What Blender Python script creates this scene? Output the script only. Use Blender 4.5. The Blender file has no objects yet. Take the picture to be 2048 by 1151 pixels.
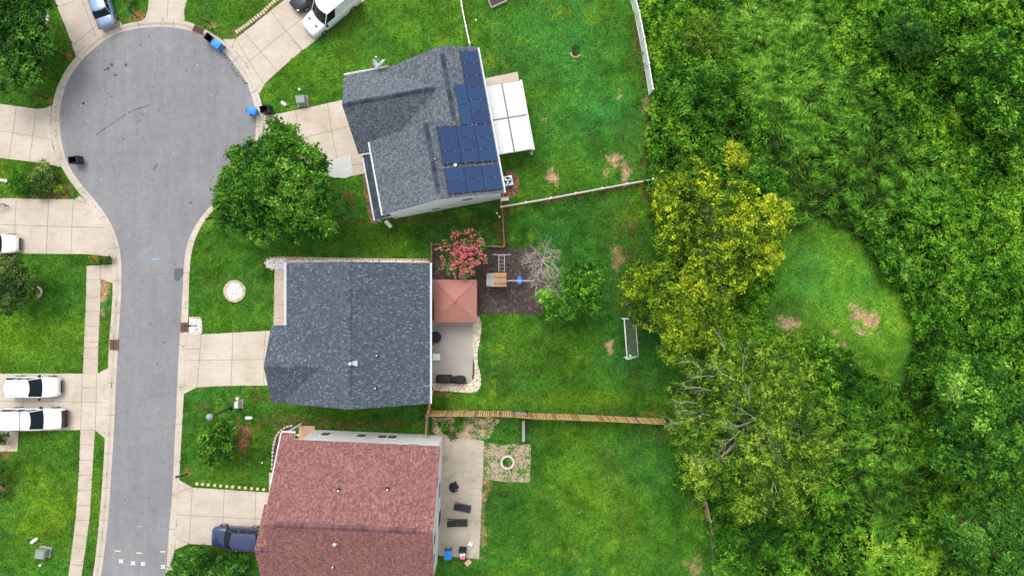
import bpy, math, random
import numpy as np
from mathutils import Vector, Matrix
R = math.radians
sc = bpy.context.scene
COL = sc.collection
rnd = random.Random(7)
rng = np.random.default_rng(11)

# ------------------------------------------------------------------ camera, sky, sun, exposure
CAM_H, PPM = 65.0, 21.0            # drone height in metres, photo pixels per metre at the ground
cd = bpy.data.cameras.new('drone_camera')
cd.sensor_width = 36.0
cd.lens = 36.0 * CAM_H * PPM / 2048.0
cd.clip_start = 0.5; cd.clip_end = 4000
cam = bpy.data.objects.new('drone_camera', cd)
cam.location = (0, 0, CAM_H); COL.objects.link(cam); sc.camera = cam

world = bpy.data.worlds.new('World'); sc.world = world; world.use_nodes = True
SUN_EL, SUN_AZ = R(60), R(-22)     # azimuth from +Y (top of the picture), negative = to the left
wn = world.node_tree.nodes; wl = world.node_tree.links; wn.clear()
sky = wn.new('ShaderNodeTexSky'); sky.sky_type = 'NISHITA'; sky.sun_disc = False
sky.sun_elevation = SUN_EL; sky.sun_rotation = SUN_AZ; sky.air_density = 1.0; sky.dust_density = 3.0
hs = wn.new('ShaderNodeHueSaturation'); hs.inputs['Saturation'].default_value = 0.18
bg = wn.new('ShaderNodeBackground'); bg.inputs['Strength'].default_value = 0.15
wo = wn.new('ShaderNodeOutputWorld')
wl.new(sky.outputs[0], hs.inputs['Color']); wl.new(hs.outputs[0], bg.inputs['Color']); wl.new(bg.outputs[0], wo.inputs[0])
sd = bpy.data.lights.new('sun', 'SUN'); sd.energy = 0.65; sd.angle = R(28); sd.color = (1.0, 0.965, 0.91)
sun = bpy.data.objects.new('sun', sd); COL.objects.link(sun)
sdir = Vector((math.sin(SUN_AZ) * math.cos(SUN_EL), math.cos(SUN_AZ) * math.cos(SUN_EL), math.sin(SUN_EL)))
sun.rotation_euler = (-sdir).to_track_quat('-Z', 'Y').to_euler()
sun.location = (0, 0, 80)
sc.view_settings.view_transform = 'Standard'; sc.view_settings.look = 'None'
sc.view_settings.exposure = 0.78; sc.view_settings.gamma = 1.0
try:
    sc.cycles.max_bounces = 5; sc.cycles.transparent_max_bounces = 4
    sc.cycles.diffuse_bounces = 3; sc.cycles.glossy_bounces = 2
except Exception: pass

# ------------------------------------------------------------------ helpers
def P(px, py, h=0.0):
    """point of the place seen at photo pixel (px,py) and standing h metres above the lawn"""
    k = (CAM_H - h) / CAM_H / PPM
    return Vector(((px - 1024.0) * k, -(py - 575.5) * k, h))

def tag(o, label=None, cat=None, group=None, kind=None):
    if label: o['label'] = label
    if cat: o['category'] = cat
    if group: o['group'] = group
    if kind: o['kind'] = kind
    return o

def thing(name, label, cat, loc=(0, 0, 0), rz=0.0, group=None):
    o = bpy.data.objects.new(name, None); COL.objects.link(o)
    o.empty_display_size = 0.3
    o.location = loc; o.rotation_euler = (0, 0, rz)
    return tag(o, label, cat, group)

def dup(root, loc, rz, label, group=None):
    def cp(o, par):
        c = o.copy(); COL.objects.link(c); c.parent = par
        for ch in list(o.children): cp(ch, c)
        return c
    r = cp(root, None); r.location = loc; r.rotation_euler = (0, 0, rz); r['label'] = label
    if group: r['group'] = group
    return r

class MB:
    def __init__(s): s.v = []; s.f = []; s.m = []; s.uv = []; s.sm = []
    def face(s, pts, mat=0, uv=None, smooth=False):
        n = len(s.v); s.v += [tuple(p) for p in pts]; s.f.append(tuple(range(n, n + len(pts))))
        s.m.append(mat); s.uv.append(uv); s.sm.append(smooth)
    def box(s, x0, x1, y0, y1, z0, z1, mat=0, M=None):
        c = [Vector((x, y, z)) for z in (z0, z1) for y in (y0, y1) for x in (x0, x1)]
        if M is not None: c = [M @ p for p in c]
        for q in ((0, 2, 3, 1), (4, 5, 7, 6), (0, 1, 5, 4), (1, 3, 7, 5), (3, 2, 6, 7), (2, 0, 4, 6)):
            s.face([c[i] for i in q], mat)
    def taper(s, cx, cy, z0, z1, a0, b0, a1, b1, mat=0, M=None):
        c = [Vector((cx + i * a0, cy + j * b0, z0)) for j in (-1, 1) for i in (-1, 1)] + [Vector((cx + i * a1, cy + j * b1, z1)) for j in (-1, 1) for i in (-1, 1)]
        if M is not None: c = [M @ p for p in c]
        for q in ((0, 2, 3, 1), (4, 5, 7, 6), (0, 1, 5, 4), (1, 3, 7, 5), (3, 2, 6, 7), (2, 0, 4, 6)):
            s.face([c[i] for i in q], mat)
    def prism(s, pts, z0, z1, mat=0, side=None):
        """pts: list of (x,y) counter-clockwise or not; flat top at z1"""
        a = sum(pts[i][0] * pts[(i + 1) % len(pts)][1] - pts[(i + 1) % len(pts)][0] * pts[i][1] for i in range(len(pts)))
        if a < 0: pts = pts[::-1]
        s.face([(p[0], p[1], z1) for p in pts], mat)
        if z0 < z1:
            for i in range(len(pts)):
                p, q = pts[i], pts[(i + 1) % len(pts)]
                s.face([(p[0], p[1], z0), (q[0], q[1], z0), (q[0], q[1], z1), (p[0], p[1], z1)], mat if side is None else side)
    def tube(s, a, b, r0, r1=None, n=6, mat=0, caps=True):
        a = Vector(a); b = Vector(b); r1 = r0 if r1 is None else r1
        d = (b - a)
        if d.length < 1e-6: return
        d.normalize(); t = Vector((0, 0, 1)) if abs(d.z) < .9 else Vector((1, 0, 0))
        u = d.cross(t).normalized(); w = d.cross(u)
        ra = [a + (u * math.cos(k * 2 * math.pi / n) + w * math.sin(k * 2 * math.pi / n)) * r0 for k in range(n)]
        rb = [b + (u * math.cos(k * 2 * math.pi / n) + w * math.sin(k * 2 * math.pi / n)) * r1 for k in range(n)]
        for k in range(n):
            s.face([ra[k], rb[k], rb[(k + 1) % n], ra[(k + 1) % n]], mat, smooth=n > 5)
        if caps: s.face(ra, mat); s.face(rb[::-1], mat)
    def lathe(s, prof, n=16, c=(0, 0, 0), mat=0, M=None):
        rings = []
        for r, z in prof:
            ring = [Vector((c[0] + r * math.cos(k * 2 * math.pi / n), c[1] + r * math.sin(k * 2 * math.pi / n), c[2] + z)) for k in range(n)]
            if M is not None: ring = [M @ p for p in ring]
            rings.append(ring)
        for i in range(len(rings) - 1):
            for k in range(n):
                s.face([rings[i][k], rings[i][(k + 1) % n], rings[i + 1][(k + 1) % n], rings[i + 1][k]], mat, smooth=True)
        s.face(rings[-1], mat)
    def grid(s, rows, mat=0, smooth=True):
        for i in range(len(rows) - 1):
            for j in range(len(rows[i]) - 1):
                s.face([rows[i][j], rows[i][j + 1], rows[i + 1][j + 1], rows[i + 1][j]], mat, smooth=smooth)
    def build(s, name, mats, parent=None, world=False, weld=False, label=None):
        if not isinstance(mats, (list, tuple)): mats = [mats]
        V = s.v
        if world and parent is not None:
            Mi = (Matrix.Translation(parent.location) @ parent.rotation_euler.to_matrix().to_4x4()).inverted()
            V = [tuple(Mi @ Vector(p)) for p in V]
        me = bpy.data.meshes.new(name); me.from_pydata(V, [], s.f)
        for m in mats: me.materials.append(m)
        me.polygons.foreach_set('material_index', s.m)
        me.polygons.foreach_set('use_smooth', s.sm)
        if any(u is not None for u in s.uv):
            ul = me.uv_layers.new(name='UVMap'); k = 0; arr = []
            for f, u in zip(s.f, s.uv):
                for i in range(len(f)): arr += list(u[i]) if u is not None else [0.0, 0.0]
            ul.data.foreach_set('uv', arr)
        me.update()
        if weld or any(s.sm):
            import bmesh
            bm = bmesh.new(); bm.from_mesh(me); bmesh.ops.remove_doubles(bm, verts=bm.verts, dist=0.0008); bm.to_mesh(me); bm.free()
        o = bpy.data.objects.new(name, me); COL.objects.link(o)
        if parent is not None: o.parent = parent
        if label: o['label'] = label
        return o

def struct(name, mb, mats):
    o = mb.build(name, mats); o['kind'] = 'structure'; return o

# ------------------------------------------------------------------ noise (numpy)
def vnoise(x, y, seed):
    r = np.random.default_rng(seed); T = r.random((257, 257))
    xi = np.floor(x).astype(int); yi = np.floor(y).astype(int); fx = x - xi; fy = y - yi
    fx = fx * fx * (3 - 2 * fx); fy = fy * fy * (3 - 2 * fy)
    a = T[xi % 256, yi % 256]; b = T[(xi + 1) % 256, yi % 256]; c = T[xi % 256, (yi + 1) % 256]; d = T[(xi + 1) % 256, (yi + 1) % 256]
    return (a * (1 - fx) + b * fx) * (1 - fy) + (c * (1 - fx) + d * fx) * fy
def fbm(x, y, scale, seed, octv=4):
    s = 0; amp = 1; tot = 0
    for k in range(octv):
        s = s + amp * vnoise(x / scale * 2 ** k + 31.7 * k, y / scale * 2 ** k + 17.3 * k, seed + k); tot += amp; amp *= .55
    return s / tot
def inpoly(x, y, poly):
    x = np.asarray(x, float); y = np.asarray(y, float); r = np.zeros(x.shape, bool); n = len(poly); j = n - 1
    for i in range(n):
        xi, yi = poly[i][0], poly[i][1]; xj, yj = poly[j][0], poly[j][1]
        c = ((yi > y) != (yj > y)) & (x < (xj - xi) * (y - yi) / ((yj - yi) or 1e-9) + xi)
        r ^= c; j = i
    return r
def sm(a, b, x):
    t = np.clip((x - a) / (b - a), 0, 1); return t * t * (3 - 2 * t)

# ------------------------------------------------------------------ materials
class NT:
    def __init__(s, name):
        s.m = bpy.data.materials.new(name); s.m.use_nodes = True; s.t = s.m.node_tree; s.t.nodes.clear()
        s.out = s.t.nodes.new('ShaderNodeOutputMaterial')
    def n(s, typ, **kw):
        nd = s.t.nodes.new(typ)
        for k, v in kw.items():
            if hasattr(nd, k): setattr(nd, k, v)
        return nd
    def l(s, a, b): s.t.links.new(a, b)
    def val(s, sock, v):
        if hasattr(v, 'default_value') or hasattr(v, 'is_output'): s.l(v, sock)
        else: sock.default_value = v
    def coord(s, kind='Object', scale=None):
        tc = s.n('ShaderNodeTexCoord'); o = tc.outputs[kind]
        if scale is not None:
            mp = s.n('ShaderNodeMapping'); mp.inputs['Scale'].default_value = scale; s.l(o, mp.inputs[0]); o = mp.outputs[0]
        return o
    def noise(s, scale, detail=3, rough=.6, co=None, dist=0):
        nd = s.n('ShaderNodeTexNoise'); nd.inputs['Scale'].default_value = scale; nd.inputs['Detail'].default_value = detail
        nd.inputs['Roughness'].default_value = rough; nd.inputs['Distortion'].default_value = dist
        if co is None: co = s.coord()
        s.l(co, nd.inputs['Vector']); return nd.outputs['Fac']
    def ramp(s, f, stops):
        r = s.n('ShaderNodeValToRGB'); e = r.color_ramp.elements
        e[0].position = stops[0][0]; e[0].color = (*stops[0][1], 1); e[1].position = stops[-1][0]; e[1].color = (*stops[-1][1], 1)
        for p, c in stops[1:-1]:
            q = e.new(p); q.color = (*c, 1)
        s.l(f, r.inputs[0]); return r.outputs[0]
    def mix(s, f, a, b, mode='MIX'):
        m = s.n('ShaderNodeMix'); m.data_type = 'RGBA'; m.blend_type = mode
        s.val(m.inputs[0], f)
        for i, v in ((6, a), (7, b)):
            if isinstance(v, tuple): m.inputs[i].default_value = (*v, 1) if len(v) == 3 else v
            else: s.l(v, m.inputs[i])
        return m.outputs[2]
    def math(s, op, a, b=0.0):
        m = s.n('ShaderNodeMath', operation=op); s.val(m.inputs[0], a); s.val(m.inputs[1], b); return m.outputs[0]
    def bump(s, h, dist=.02, strength=.6):
        b = s.n('ShaderNodeBump'); b.inputs['Strength'].default_value = strength; b.inputs['Distance'].default_value = dist
        s.l(h, b.inputs['Height']); return b.outputs[0]
    def finish(s, col, rough=.8, metal=0, normal=None, spec=.3, coat=0, trans=0):
        p = s.n('ShaderNodeBsdfPrincipled')
        if isinstance(col, tuple): p.inputs['Base Color'].default_value = (*col, 1)
        else: s.l(col, p.inputs['Base Color'])
        s.val(p.inputs['Roughness'], rough); p.inputs['Metallic'].default_value = metal
        p.inputs['Specular IOR Level'].default_value = spec; p.inputs['Coat Weight'].default_value = coat
        p.inputs['Coat Roughness'].default_value = .08
        if normal is not None: s.l(normal, p.inputs['Normal'])
        sh = p.outputs[0]
        if trans:
            t = s.n('ShaderNodeBsdfTranslucent'); mx = s.n('ShaderNodeMixShader'); mx.inputs[0].default_value = trans
            if isinstance(col, tuple): t.inputs[0].default_value = (*col, 1)
            else: s.l(col, t.inputs[0])
            s.l(sh, mx.inputs[1]); s.l(t.outputs[0], mx.inputs[2]); sh = mx.outputs[0]
        s.l(sh, s.out.inputs[0]); return s.m

def simple(name, col, rough=.6, metal=0, var=.12, scale=6, spec=.4, coat=0):
    t = NT(name); n = t.noise(scale, 4)
    c = t.mix(n, tuple(x * (1 - var) for x in col), tuple(min(1, x * (1 + var)) for x in col))
    return t.finish(c, rough, metal, spec=spec, coat=coat)

def concrete(name, a, b, stain=(.30, .22, .15), stain_amt=.35):
    t = NT(name); co = t.coord()
    big = t.noise(.35, 5, .6, co); fine = t.noise(9, 4, .7, co); st = t.noise(.9, 4, .65, co, 1.0)
    c = t.mix(t.ramp(big, [(.35, (0, 0, 0)), (.65, (1, 1, 1))]), a, b)
    c = t.mix(t.math('MULTIPLY', t.ramp(st, [(.56, (0, 0, 0)), (.75, (1, 1, 1))]), stain_amt), c, stain)
    oi = t.n('ShaderNodeObjectInfo'); c = t.mix(t.math('MULTIPLY', oi.outputs['Random'], .16), c, (.40, .36, .33))
    tr = t.noise(2.6, 5, .75, t.coord(scale=(.35, 1, 1)), .6); c = t.mix(.30, c, t.ramp(tr, [(.35, (.68, .65, .62)), (.6, (1, 1, 1))]), 'MULTIPLY')
    c = t.mix(.28, c, t.ramp(fine, [(.3, (.45, .45, .45)), (.7, (1, 1, 1))]), 'MULTIPLY')
    return t.finish(c, .9, normal=t.bump(fine, .01, .4), spec=.2)

M = {}
M['concrete'] = concrete('driveway_concrete', (.56, .475, .385), (.68, .595, .50))
M['kerb'] = concrete('kerb_concrete', (.54, .46, .38), (.67, .59, .50), stain_amt=.5)
M['concrete_new'] = concrete('new_concrete', (.60, .60, .58), (.68, .68, .66), stain_amt=.05)
M['patio'] = concrete('patio_concrete', (.43, .385, .34), (.54, .49, .44), stain_amt=.3)
M['patio_tan'] = concrete('tan_patio_concrete', (.45, .385, .30), (.58, .51, .42), (.20, .15, .10), .5)
M['walk'] = concrete('pavement_concrete', (.54, .44, .35), (.65, .55, .46))
t = NT('joint_dark'); M['joint'] = t.finish((.25, .21, .175), .95)
def asphalt():
    t = NT('asphalt'); co = t.coord()
    big = t.noise(.18, 4, .6, co); mid = t.noise(1.6, 5, .7, co); fine = t.noise(11, 5, .8, co)
    sp = t.n('ShaderNodeTexVoronoi'); sp.inputs['Scale'].default_value = 9; t.l(co, sp.inputs['Vector'])
    c = t.mix(t.ramp(big, [(.35, (0, 0, 0)), (.7, (1, 1, 1))]), (.285, .285, .30), (.345, .344, .355))
    tk = t.noise(1.0, 4, .6, t.coord(scale=(1.1, .10, 1))); c = t.mix(.30, c, t.ramp(tk, [(.35, (.74, .74, .75)), (.62, (1.06, 1.06, 1.05))]), 'MULTIPLY')
    c = t.mix(.45, c, t.ramp(mid, [(.3, (.62, .62, .62)), (.7, (1, 1, 1))]), 'MULTIPLY')
    c = t.mix(.6, c, t.ramp(fine, [(.33, (.35, .35, .35)), (.68, (1.12, 1.12, 1.12))]), 'MULTIPLY')
    c = t.mix(t.math('MULTIPLY', t.ramp(sp.outputs['Distance'], [(0, (1, 1, 1)), (.16, (0, 0, 0))]), .25), c, (.42, .41, .40))
    return t.finish(c, .92, normal=t.bump(fine, .01, .5), spec=.2)
M['asphalt'] = asphalt()
M['tar'] = simple('tar_mark', (.095, .095, .10), .9)
M['crack'] = simple('asphalt_crack', (.19, .19, .195), .95)
M['patch'] = simple('asphalt_patch', (.105, .115, .135), .9)
M['spray_white'] = simple('white_spray_paint', (.75, .75, .72), .8)
M['spray_yellow'] = simple('yellow_spray_paint', (.75, .68, .38), .8)
M['spray_blue'] = simple('blue_spray_paint', (.22, .42, .62), .8)

def pebbles(name, a, b, dark, scale):
    t = NT(name); co = t.coord()
    v = t.n('ShaderNodeTexVoronoi'); v.inputs['Scale'].default_value = scale; t.l(co, v.inputs['Vector'])
    c = t.mix(v.outputs['Color'], a, b)
    sep = t.n('ShaderNodeSeparateColor'); t.l(v.outputs['Color'], sep.inputs[0])
    c = t.mix(sep.outputs[0], a, b)
    c = t.mix(t.ramp(sep.outputs[1], [(.8, (0, 0, 0)), (.95, (1, 1, 1))]), c, dark)
    c = t.mix(t.ramp(v.outputs['Distance'], [(.45, (0, 0, 0)), (.9, (1, 1, 1))]), c, tuple(x * .45 for x in dark))
    n = t.noise(.8, 4, .6, co); c = t.mix(.35, c, t.ramp(n, [(.3, (.6, .55, .5)), (.65, (1, 1, 1))]), 'MULTIPLY')
    return t.finish(c, .8, normal=t.bump(v.outputs['Distance'], .04, -.6 if False else .6))
M['pebble_white'] = pebbles('white_pebbles', (.80, .76, .75), (.90, .88, .87), (.66, .58, .52), 9)
M['pebble_tan'] = pebbles('tan_pebbles', (.74, .62, .50), (.88, .80, .68), (.58, .42, .30), 9)
M['mulch'] = pebbles('dark_mulch', (.035, .026, .026), (.095, .07, .066), (.17, .12, .10), 6)
M['straw'] = pebbles('orange_pine_straw', (.20, .09, .045), (.36, .20, .11), (.10, .05, .03), 6)
M['gravel'] = pebbles('pinkish_gravel', (.46, .33, .25), (.72, .55, .44), (.30, .24, .13), 8)
M['soil'] = pebbles('brown_soil', (.22, .12, .07), (.36, .22, .14), (.12, .07, .04), 6)

def patchy(name, a, b, g0, g1, brick=False):
    """trodden tan ground with thin grass coming through"""
    t = NT(name); co = t.coord(); n = t.noise(1.0, 5, .7, co); f = t.noise(5, 4, .8, co); q = t.noise(11, 3, .8, co)
    c = t.mix(t.ramp(f, [(.35, (0, 0, 0)), (.65, (1, 1, 1))]), a, b)
    if brick:
        k = t.n('ShaderNodeTexBrick'); k.inputs['Scale'].default_value = 1.0; k.inputs['Brick Width'].default_value = .24; k.inputs['Row Height'].default_value = .2; k.inputs['Mortar Size'].default_value = .03
        k.inputs['Color1'].default_value = (1, 1, 1, 1); k.inputs['Color2'].default_value = (.8, .8, .8, 1); k.inputs['Mortar'].default_value = (.45, .42, .34, 1); t.l(co, k.inputs['Vector']); c = t.mix(.55, c, k.outputs[0], 'MULTIPLY')
    c = t.mix(.7, c, t.ramp(q, [(.3, (.45, .42, .38)), (.6, (1.1, 1.1, 1.1))]), 'MULTIPLY')
    gr = t.ramp(t.math('ADD', n, t.math('MULTIPLY', t.math('SUBTRACT', f, .5), .8)), [(g0, (0, 0, 0)), (g1, (1, 1, 1))])
    c = t.mix(gr, c, t.mix(q, (.03, .12, .012), (.09, .22, .03)))
    return t.finish(c, .95, normal=t.bump(f, .03, .6), spec=.05)
M['pavers'] = patchy('worn_pavers', (.50, .36, .27), (.72, .55, .43), .46, .60, True)
M['gravel'] = patchy('patchy_bare_ground', (.42, .28, .20), (.70, .52, .40), .47, .60)

def shingle(name, dark, mid, light, speck=None, sa=.84, cw=.20, ch=.14, big=.25):
    """UV in metres: u along the eave, v up the slope; each tab has its own tone"""
    t = NT(name); uv = t.coord('UV')
    def tabs(w, h, sx=0.0):
        mp = t.n('ShaderNodeMapping'); mp.inputs['Scale'].default_value = (1 / w, 1 / h, 1); mp.inputs['Location'].default_value = (sx, sx * .7, 0); t.l(uv, mp.inputs[0])
        sp = t.n('ShaderNodeSeparateXYZ'); t.l(mp.outputs[0], sp.inputs[0])
        row = t.math('FLOOR', sp.outputs[1]); wn_ = t.n('ShaderNodeTexWhiteNoise', noise_dimensions='1D'); t.l(row, wn_.inputs['W'])
        col = t.math('FLOOR', t.math('ADD', sp.outputs[0], wn_.outputs['Value']))
        cb = t.n('ShaderNodeCombineXYZ'); t.l(col, cb.inputs[0]); t.l(row, cb.inputs[1])
        w2 = t.n('ShaderNodeTexWhiteNoise', noise_dimensions='2D'); t.l(cb.outputs[0], w2.inputs['Vector'])
        fr = t.math('FRACT', sp.outputs[1])
        return w2.outputs['Value'], fr
    a1, f1 = tabs(cw, ch); a2, f2 = tabs(cw * .62, ch * 1.5, 5.2)
    n = t.noise(.3, 4, .6, uv); fine = t.noise(9, 3, .8, uv)
    f = t.math('ADD', t.math('MULTIPLY', a1, .62), t.math('MULTIPLY', fine, .42))
    c = t.ramp(f, [(.10, dark), (.52, mid), (.98, light)])
    if speck: c = t.mix(t.ramp(a2, [(sa, (0, 0, 0)), (min(1, sa + .12), (1, 1, 1))]), c, speck)
    c = t.mix(.5, c, t.ramp(f1, [(0, (.42, .42, .42)), (.22, (1, 1, 1))]), 'MULTIPLY')
    c = t.mix(big, c, t.ramp(n, [(.3, (.6, .6, .6)), (.7, (1.0, 1.0, 1.0))]), 'MULTIPLY')
    return t.finish(c, .88, normal=t.bump(f, .015, .5), spec=.08)
M['sh_blue'] = shingle('blue_grey_shingles', (.055, .066, .086), (.086, .102, .130), (.125, .148, .182), speck=(.20, .235, .28), sa=.87, cw=.15, ch=.14)
M['sh_grey'] = shingle('grey_shingles', (.065, .075, .090), (.125, .146, .17), (.23, .265, .30), cw=.13, ch=.14)
M['sh_red'] = shingle('red_brown_shingles', (.15, .066, .065), (.252, .115, .108), (.34, .168, .15), speck=(.39, .205, .155), sa=.87, cw=.17, ch=.14, big=.3)
M['sh_cap'] = shingle('ridge_cap_shingles', (.035, .045, .065), (.06, .075, .105), (.10, .12, .15), cw=.28, ch=.3)
M['sh_capred'] = shingle('red_ridge_cap_shingles', (.10, .052, .066), (.17, .085, .10), (.24, .12, .13), cw=.28, ch=.3)

def siding(name, a):
    t = NT(name); co = t.coord()
    w = t.n('ShaderNodeTexWave'); w.wave_type = 'BANDS'; w.bands_direction = 'Z'; w.wave_profile = 'SAW'; w.inputs['Scale'].default_value = 1.6; t.l(co, w.inputs['Vector'])
    n = t.noise(.7, 4, .6, co)
    c = t.mix(n, tuple(x * .93 for x in a), a)
    return t.finish(c, .6, normal=t.bump(w.outputs['Fac'], .02, .5))
M['siding'] = siding('pale_siding', (.84, .87, .90))
M['siding_cream'] = siding('cream_siding', (.87, .87, .87))
M['trim'] = simple('white_trim', (.80, .80, .80), .5, var=.04)
M['gutter'] = simple('white_gutter_metal', (.80, .81, .83), .4, var=.05)
M['glass'] = simple('window_glass', (.05, .06, .07), .45, var=.2, spec=.08)
M['tanwall'] = simple('tan_porch_brick', (.52, .33, .21), .8, scale=4)
M['rib_white'] = simple('white_ribbed_metal', (.80, .80, .82), .45, var=.03)
M['metal_grey'] = simple('grey_metal', (.33, .34, .35), .5, .3)
M['galv'] = simple('pale_metal', (.62, .64, .66), .4, .5)
def solar():
    t = NT('solar_cells'); co = t.coord('Object')
    b = t.n('ShaderNodeTexBrick'); b.offset = 0; b.inputs['Scale'].default_value = 1.0; b.inputs['Brick Width'].default_value = .165; b.inputs['Row Height'].default_value = .165
    b.inputs['Mortar Size'].default_value = .010; b.inputs['Color1'].default_value = (.014, .048, .135, 1); b.inputs['Color2'].default_value = (.018, .058, .155, 1)
    b.inputs['Mortar'].default_value = (.06, .11, .22, 1); t.l(co, b.inputs['Vector'])
    oi = t.n('ShaderNodeObjectInfo')
    c = t.mix(t.math('MULTIPLY', oi.outputs['Random'], .5), b.outputs[0], (.030, .034, .095))
    return t.finish(c, .3, spec=.25, coat=.08)
M['solar'] = solar()
M['black'] = simple('black_plastic', (.016, .017, .02), .5)
M['black_soft'] = simple('black_fabric_cover', (.02, .022, .028), .8)
M['dark_rail'] = simple('dark_metal', (.03, .035, .05), .5)
M['blue'] = simple('bright_blue_plastic', (.02, .25, .72), .45, var=.2)
M['blue_dk'] = simple('blue_plastic', (.02, .16, .55), .5)
M['tyre'] = simple('tyre_rubber', (.02, .02, .02), .85)
M['rim'] = simple('wheel_rim', (.35, .36, .38), .35, .7)
M['white_paint'] = simple('white_car_paint', (.80, .81, .83), .25, var=.03, coat=.6)
M['blue_paint'] = simple('pale_blue_car_paint', (.22, .30, .44), .3, .25, var=.08, coat=.8)
M['navy_paint'] = simple('navy_car_paint', (.028, .048, .11), .25, .2, var=.15, coat=.8)
M['black_paint'] = simple('black_car_paint', (.018, .02, .035), .2, .2, coat=.9)
M['carglass'] = simple('car_glass', (.010, .018, .022), .2, spec=.15, var=.4, scale=2)
M['headlight'] = simple('headlight_lens', (.7, .72, .75), .15, spec=.8)
M['taillight'] = simple('tail_light_lens', (.45, .02, .02), .2)
M['chrome'] = simple('bright_metal', (.6, .6, .62), .25, .9)
def wood(name, a, b, scale=8):
    t = NT(name); co = t.coord(scale=(1, 1, .15)); n = t.noise(scale, 4, .7, co); n2 = t.noise(1.7, 3, .6)
    c = t.mix(n, a, b); c = t.mix(.4, c, t.ramp(n2, [(.3, (.55, .55, .55)), (.7, (1, 1, 1))]), 'MULTIPLY')
    return t.finish(c, .85, normal=t.bump(n, .01, .4))
M['wood_tan'] = wood('tan_fence_wood', (.66, .38, .13), (.90, .64, .31))
M['wood_tan2'] = wood('weathered_fence_wood', (.42, .22, .09), (.64, .40, .20))
M['wood_grey'] = wood('grey_weathered_wood', (.30, .25, .24), (.52, .46, .44))
M['wood_brown'] = wood('brown_stained_wood', (.20, .115, .08), (.34, .21, .15))
M['wood_orange'] = wood('orange_brown_boards', (.36, .18, .07), (.60, .34, .16))
M['picket'] = wood('cream_picket_wood', (.60, .56, .47), (.80, .77, .68))
M['vinyl'] = simple('white_vinyl', (.86, .88, .87), .5, var=.10, scale=3)
M['red_canvas'] = None
def canvas():
    t = NT('red_gazebo_canvas'); uv = t.coord('UV')
    w = t.n('ShaderNodeTexWave'); w.wave_type = 'BANDS'; w.bands_direction = 'X'; w.inputs['Scale'].default_value = 1.1; t.l(uv, w.inputs['Vector'])
    n = t.noise(1.2, 4, .6)
    c = t.mix(n, (.36, .15, .12), (.46, .21, .17)); c = t.mix(.22, c, t.ramp(w.outputs['Fac'], [(.0, (.5, .5, .5)), (.25, (1, 1, 1))]), 'MULTIPLY')
    return t.finish(c, .75, normal=t.bump(w.outputs['Fac'], .02, .5))
M['red_canvas'] = canvas()
M['stone'] = simple('tan_edging_stone', (.55, .42, .30), .9, var=.3)
M['stone_y'] = simple('yellowish_edging_block', (.66, .52, .30), .9, var=.25)
M['stone_w'] = simple('pale_stone', (.60, .56, .50), .9, var=.25)
M['brick_red'] = simple('reddish_brown_stone', (.22, .11, .085), .9, var=.3)
M['green_box'] = simple('green_grey_painted_steel', (.24, .29, .24), .6)
M['white_pl'] = simple('white_plastic', (.80, .81, .80), .5, var=.05)
M['cream_pl'] = simple('cream_plastic', (.74, .72, .60), .5)
M['pink'] = simple('pink_fabric', (.75, .22, .34), .8, var=.3)
M['card'] = simple('cardboard', (.62, .45, .28), .85)
M['green_pl'] = simple('green_plastic', (.10, .38, .08), .5)
M['red_pl'] = simple('red_plastic', (.60, .10, .07), .5)
M['lawn_teal'] = simple('teal_metal', (.12, .33, .33), .6)
M['bark'] = simple('bark', (.16, .12, .09), .95, var=.4, scale=8)
M['bark_pale'] = simple('pale_bark', (.40, .37, .31), .9, var=.25, scale=5)
M['dead'] = simple('bare_grey_twigs', (.56, .50, .44), .9, var=.3, scale=3)
M['grille'] = simple('rusty_iron_grate', (.10, .055, .045), .8, .3)
M['net'] = simple('goal_net', (.60, .66, .62), .8)

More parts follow.
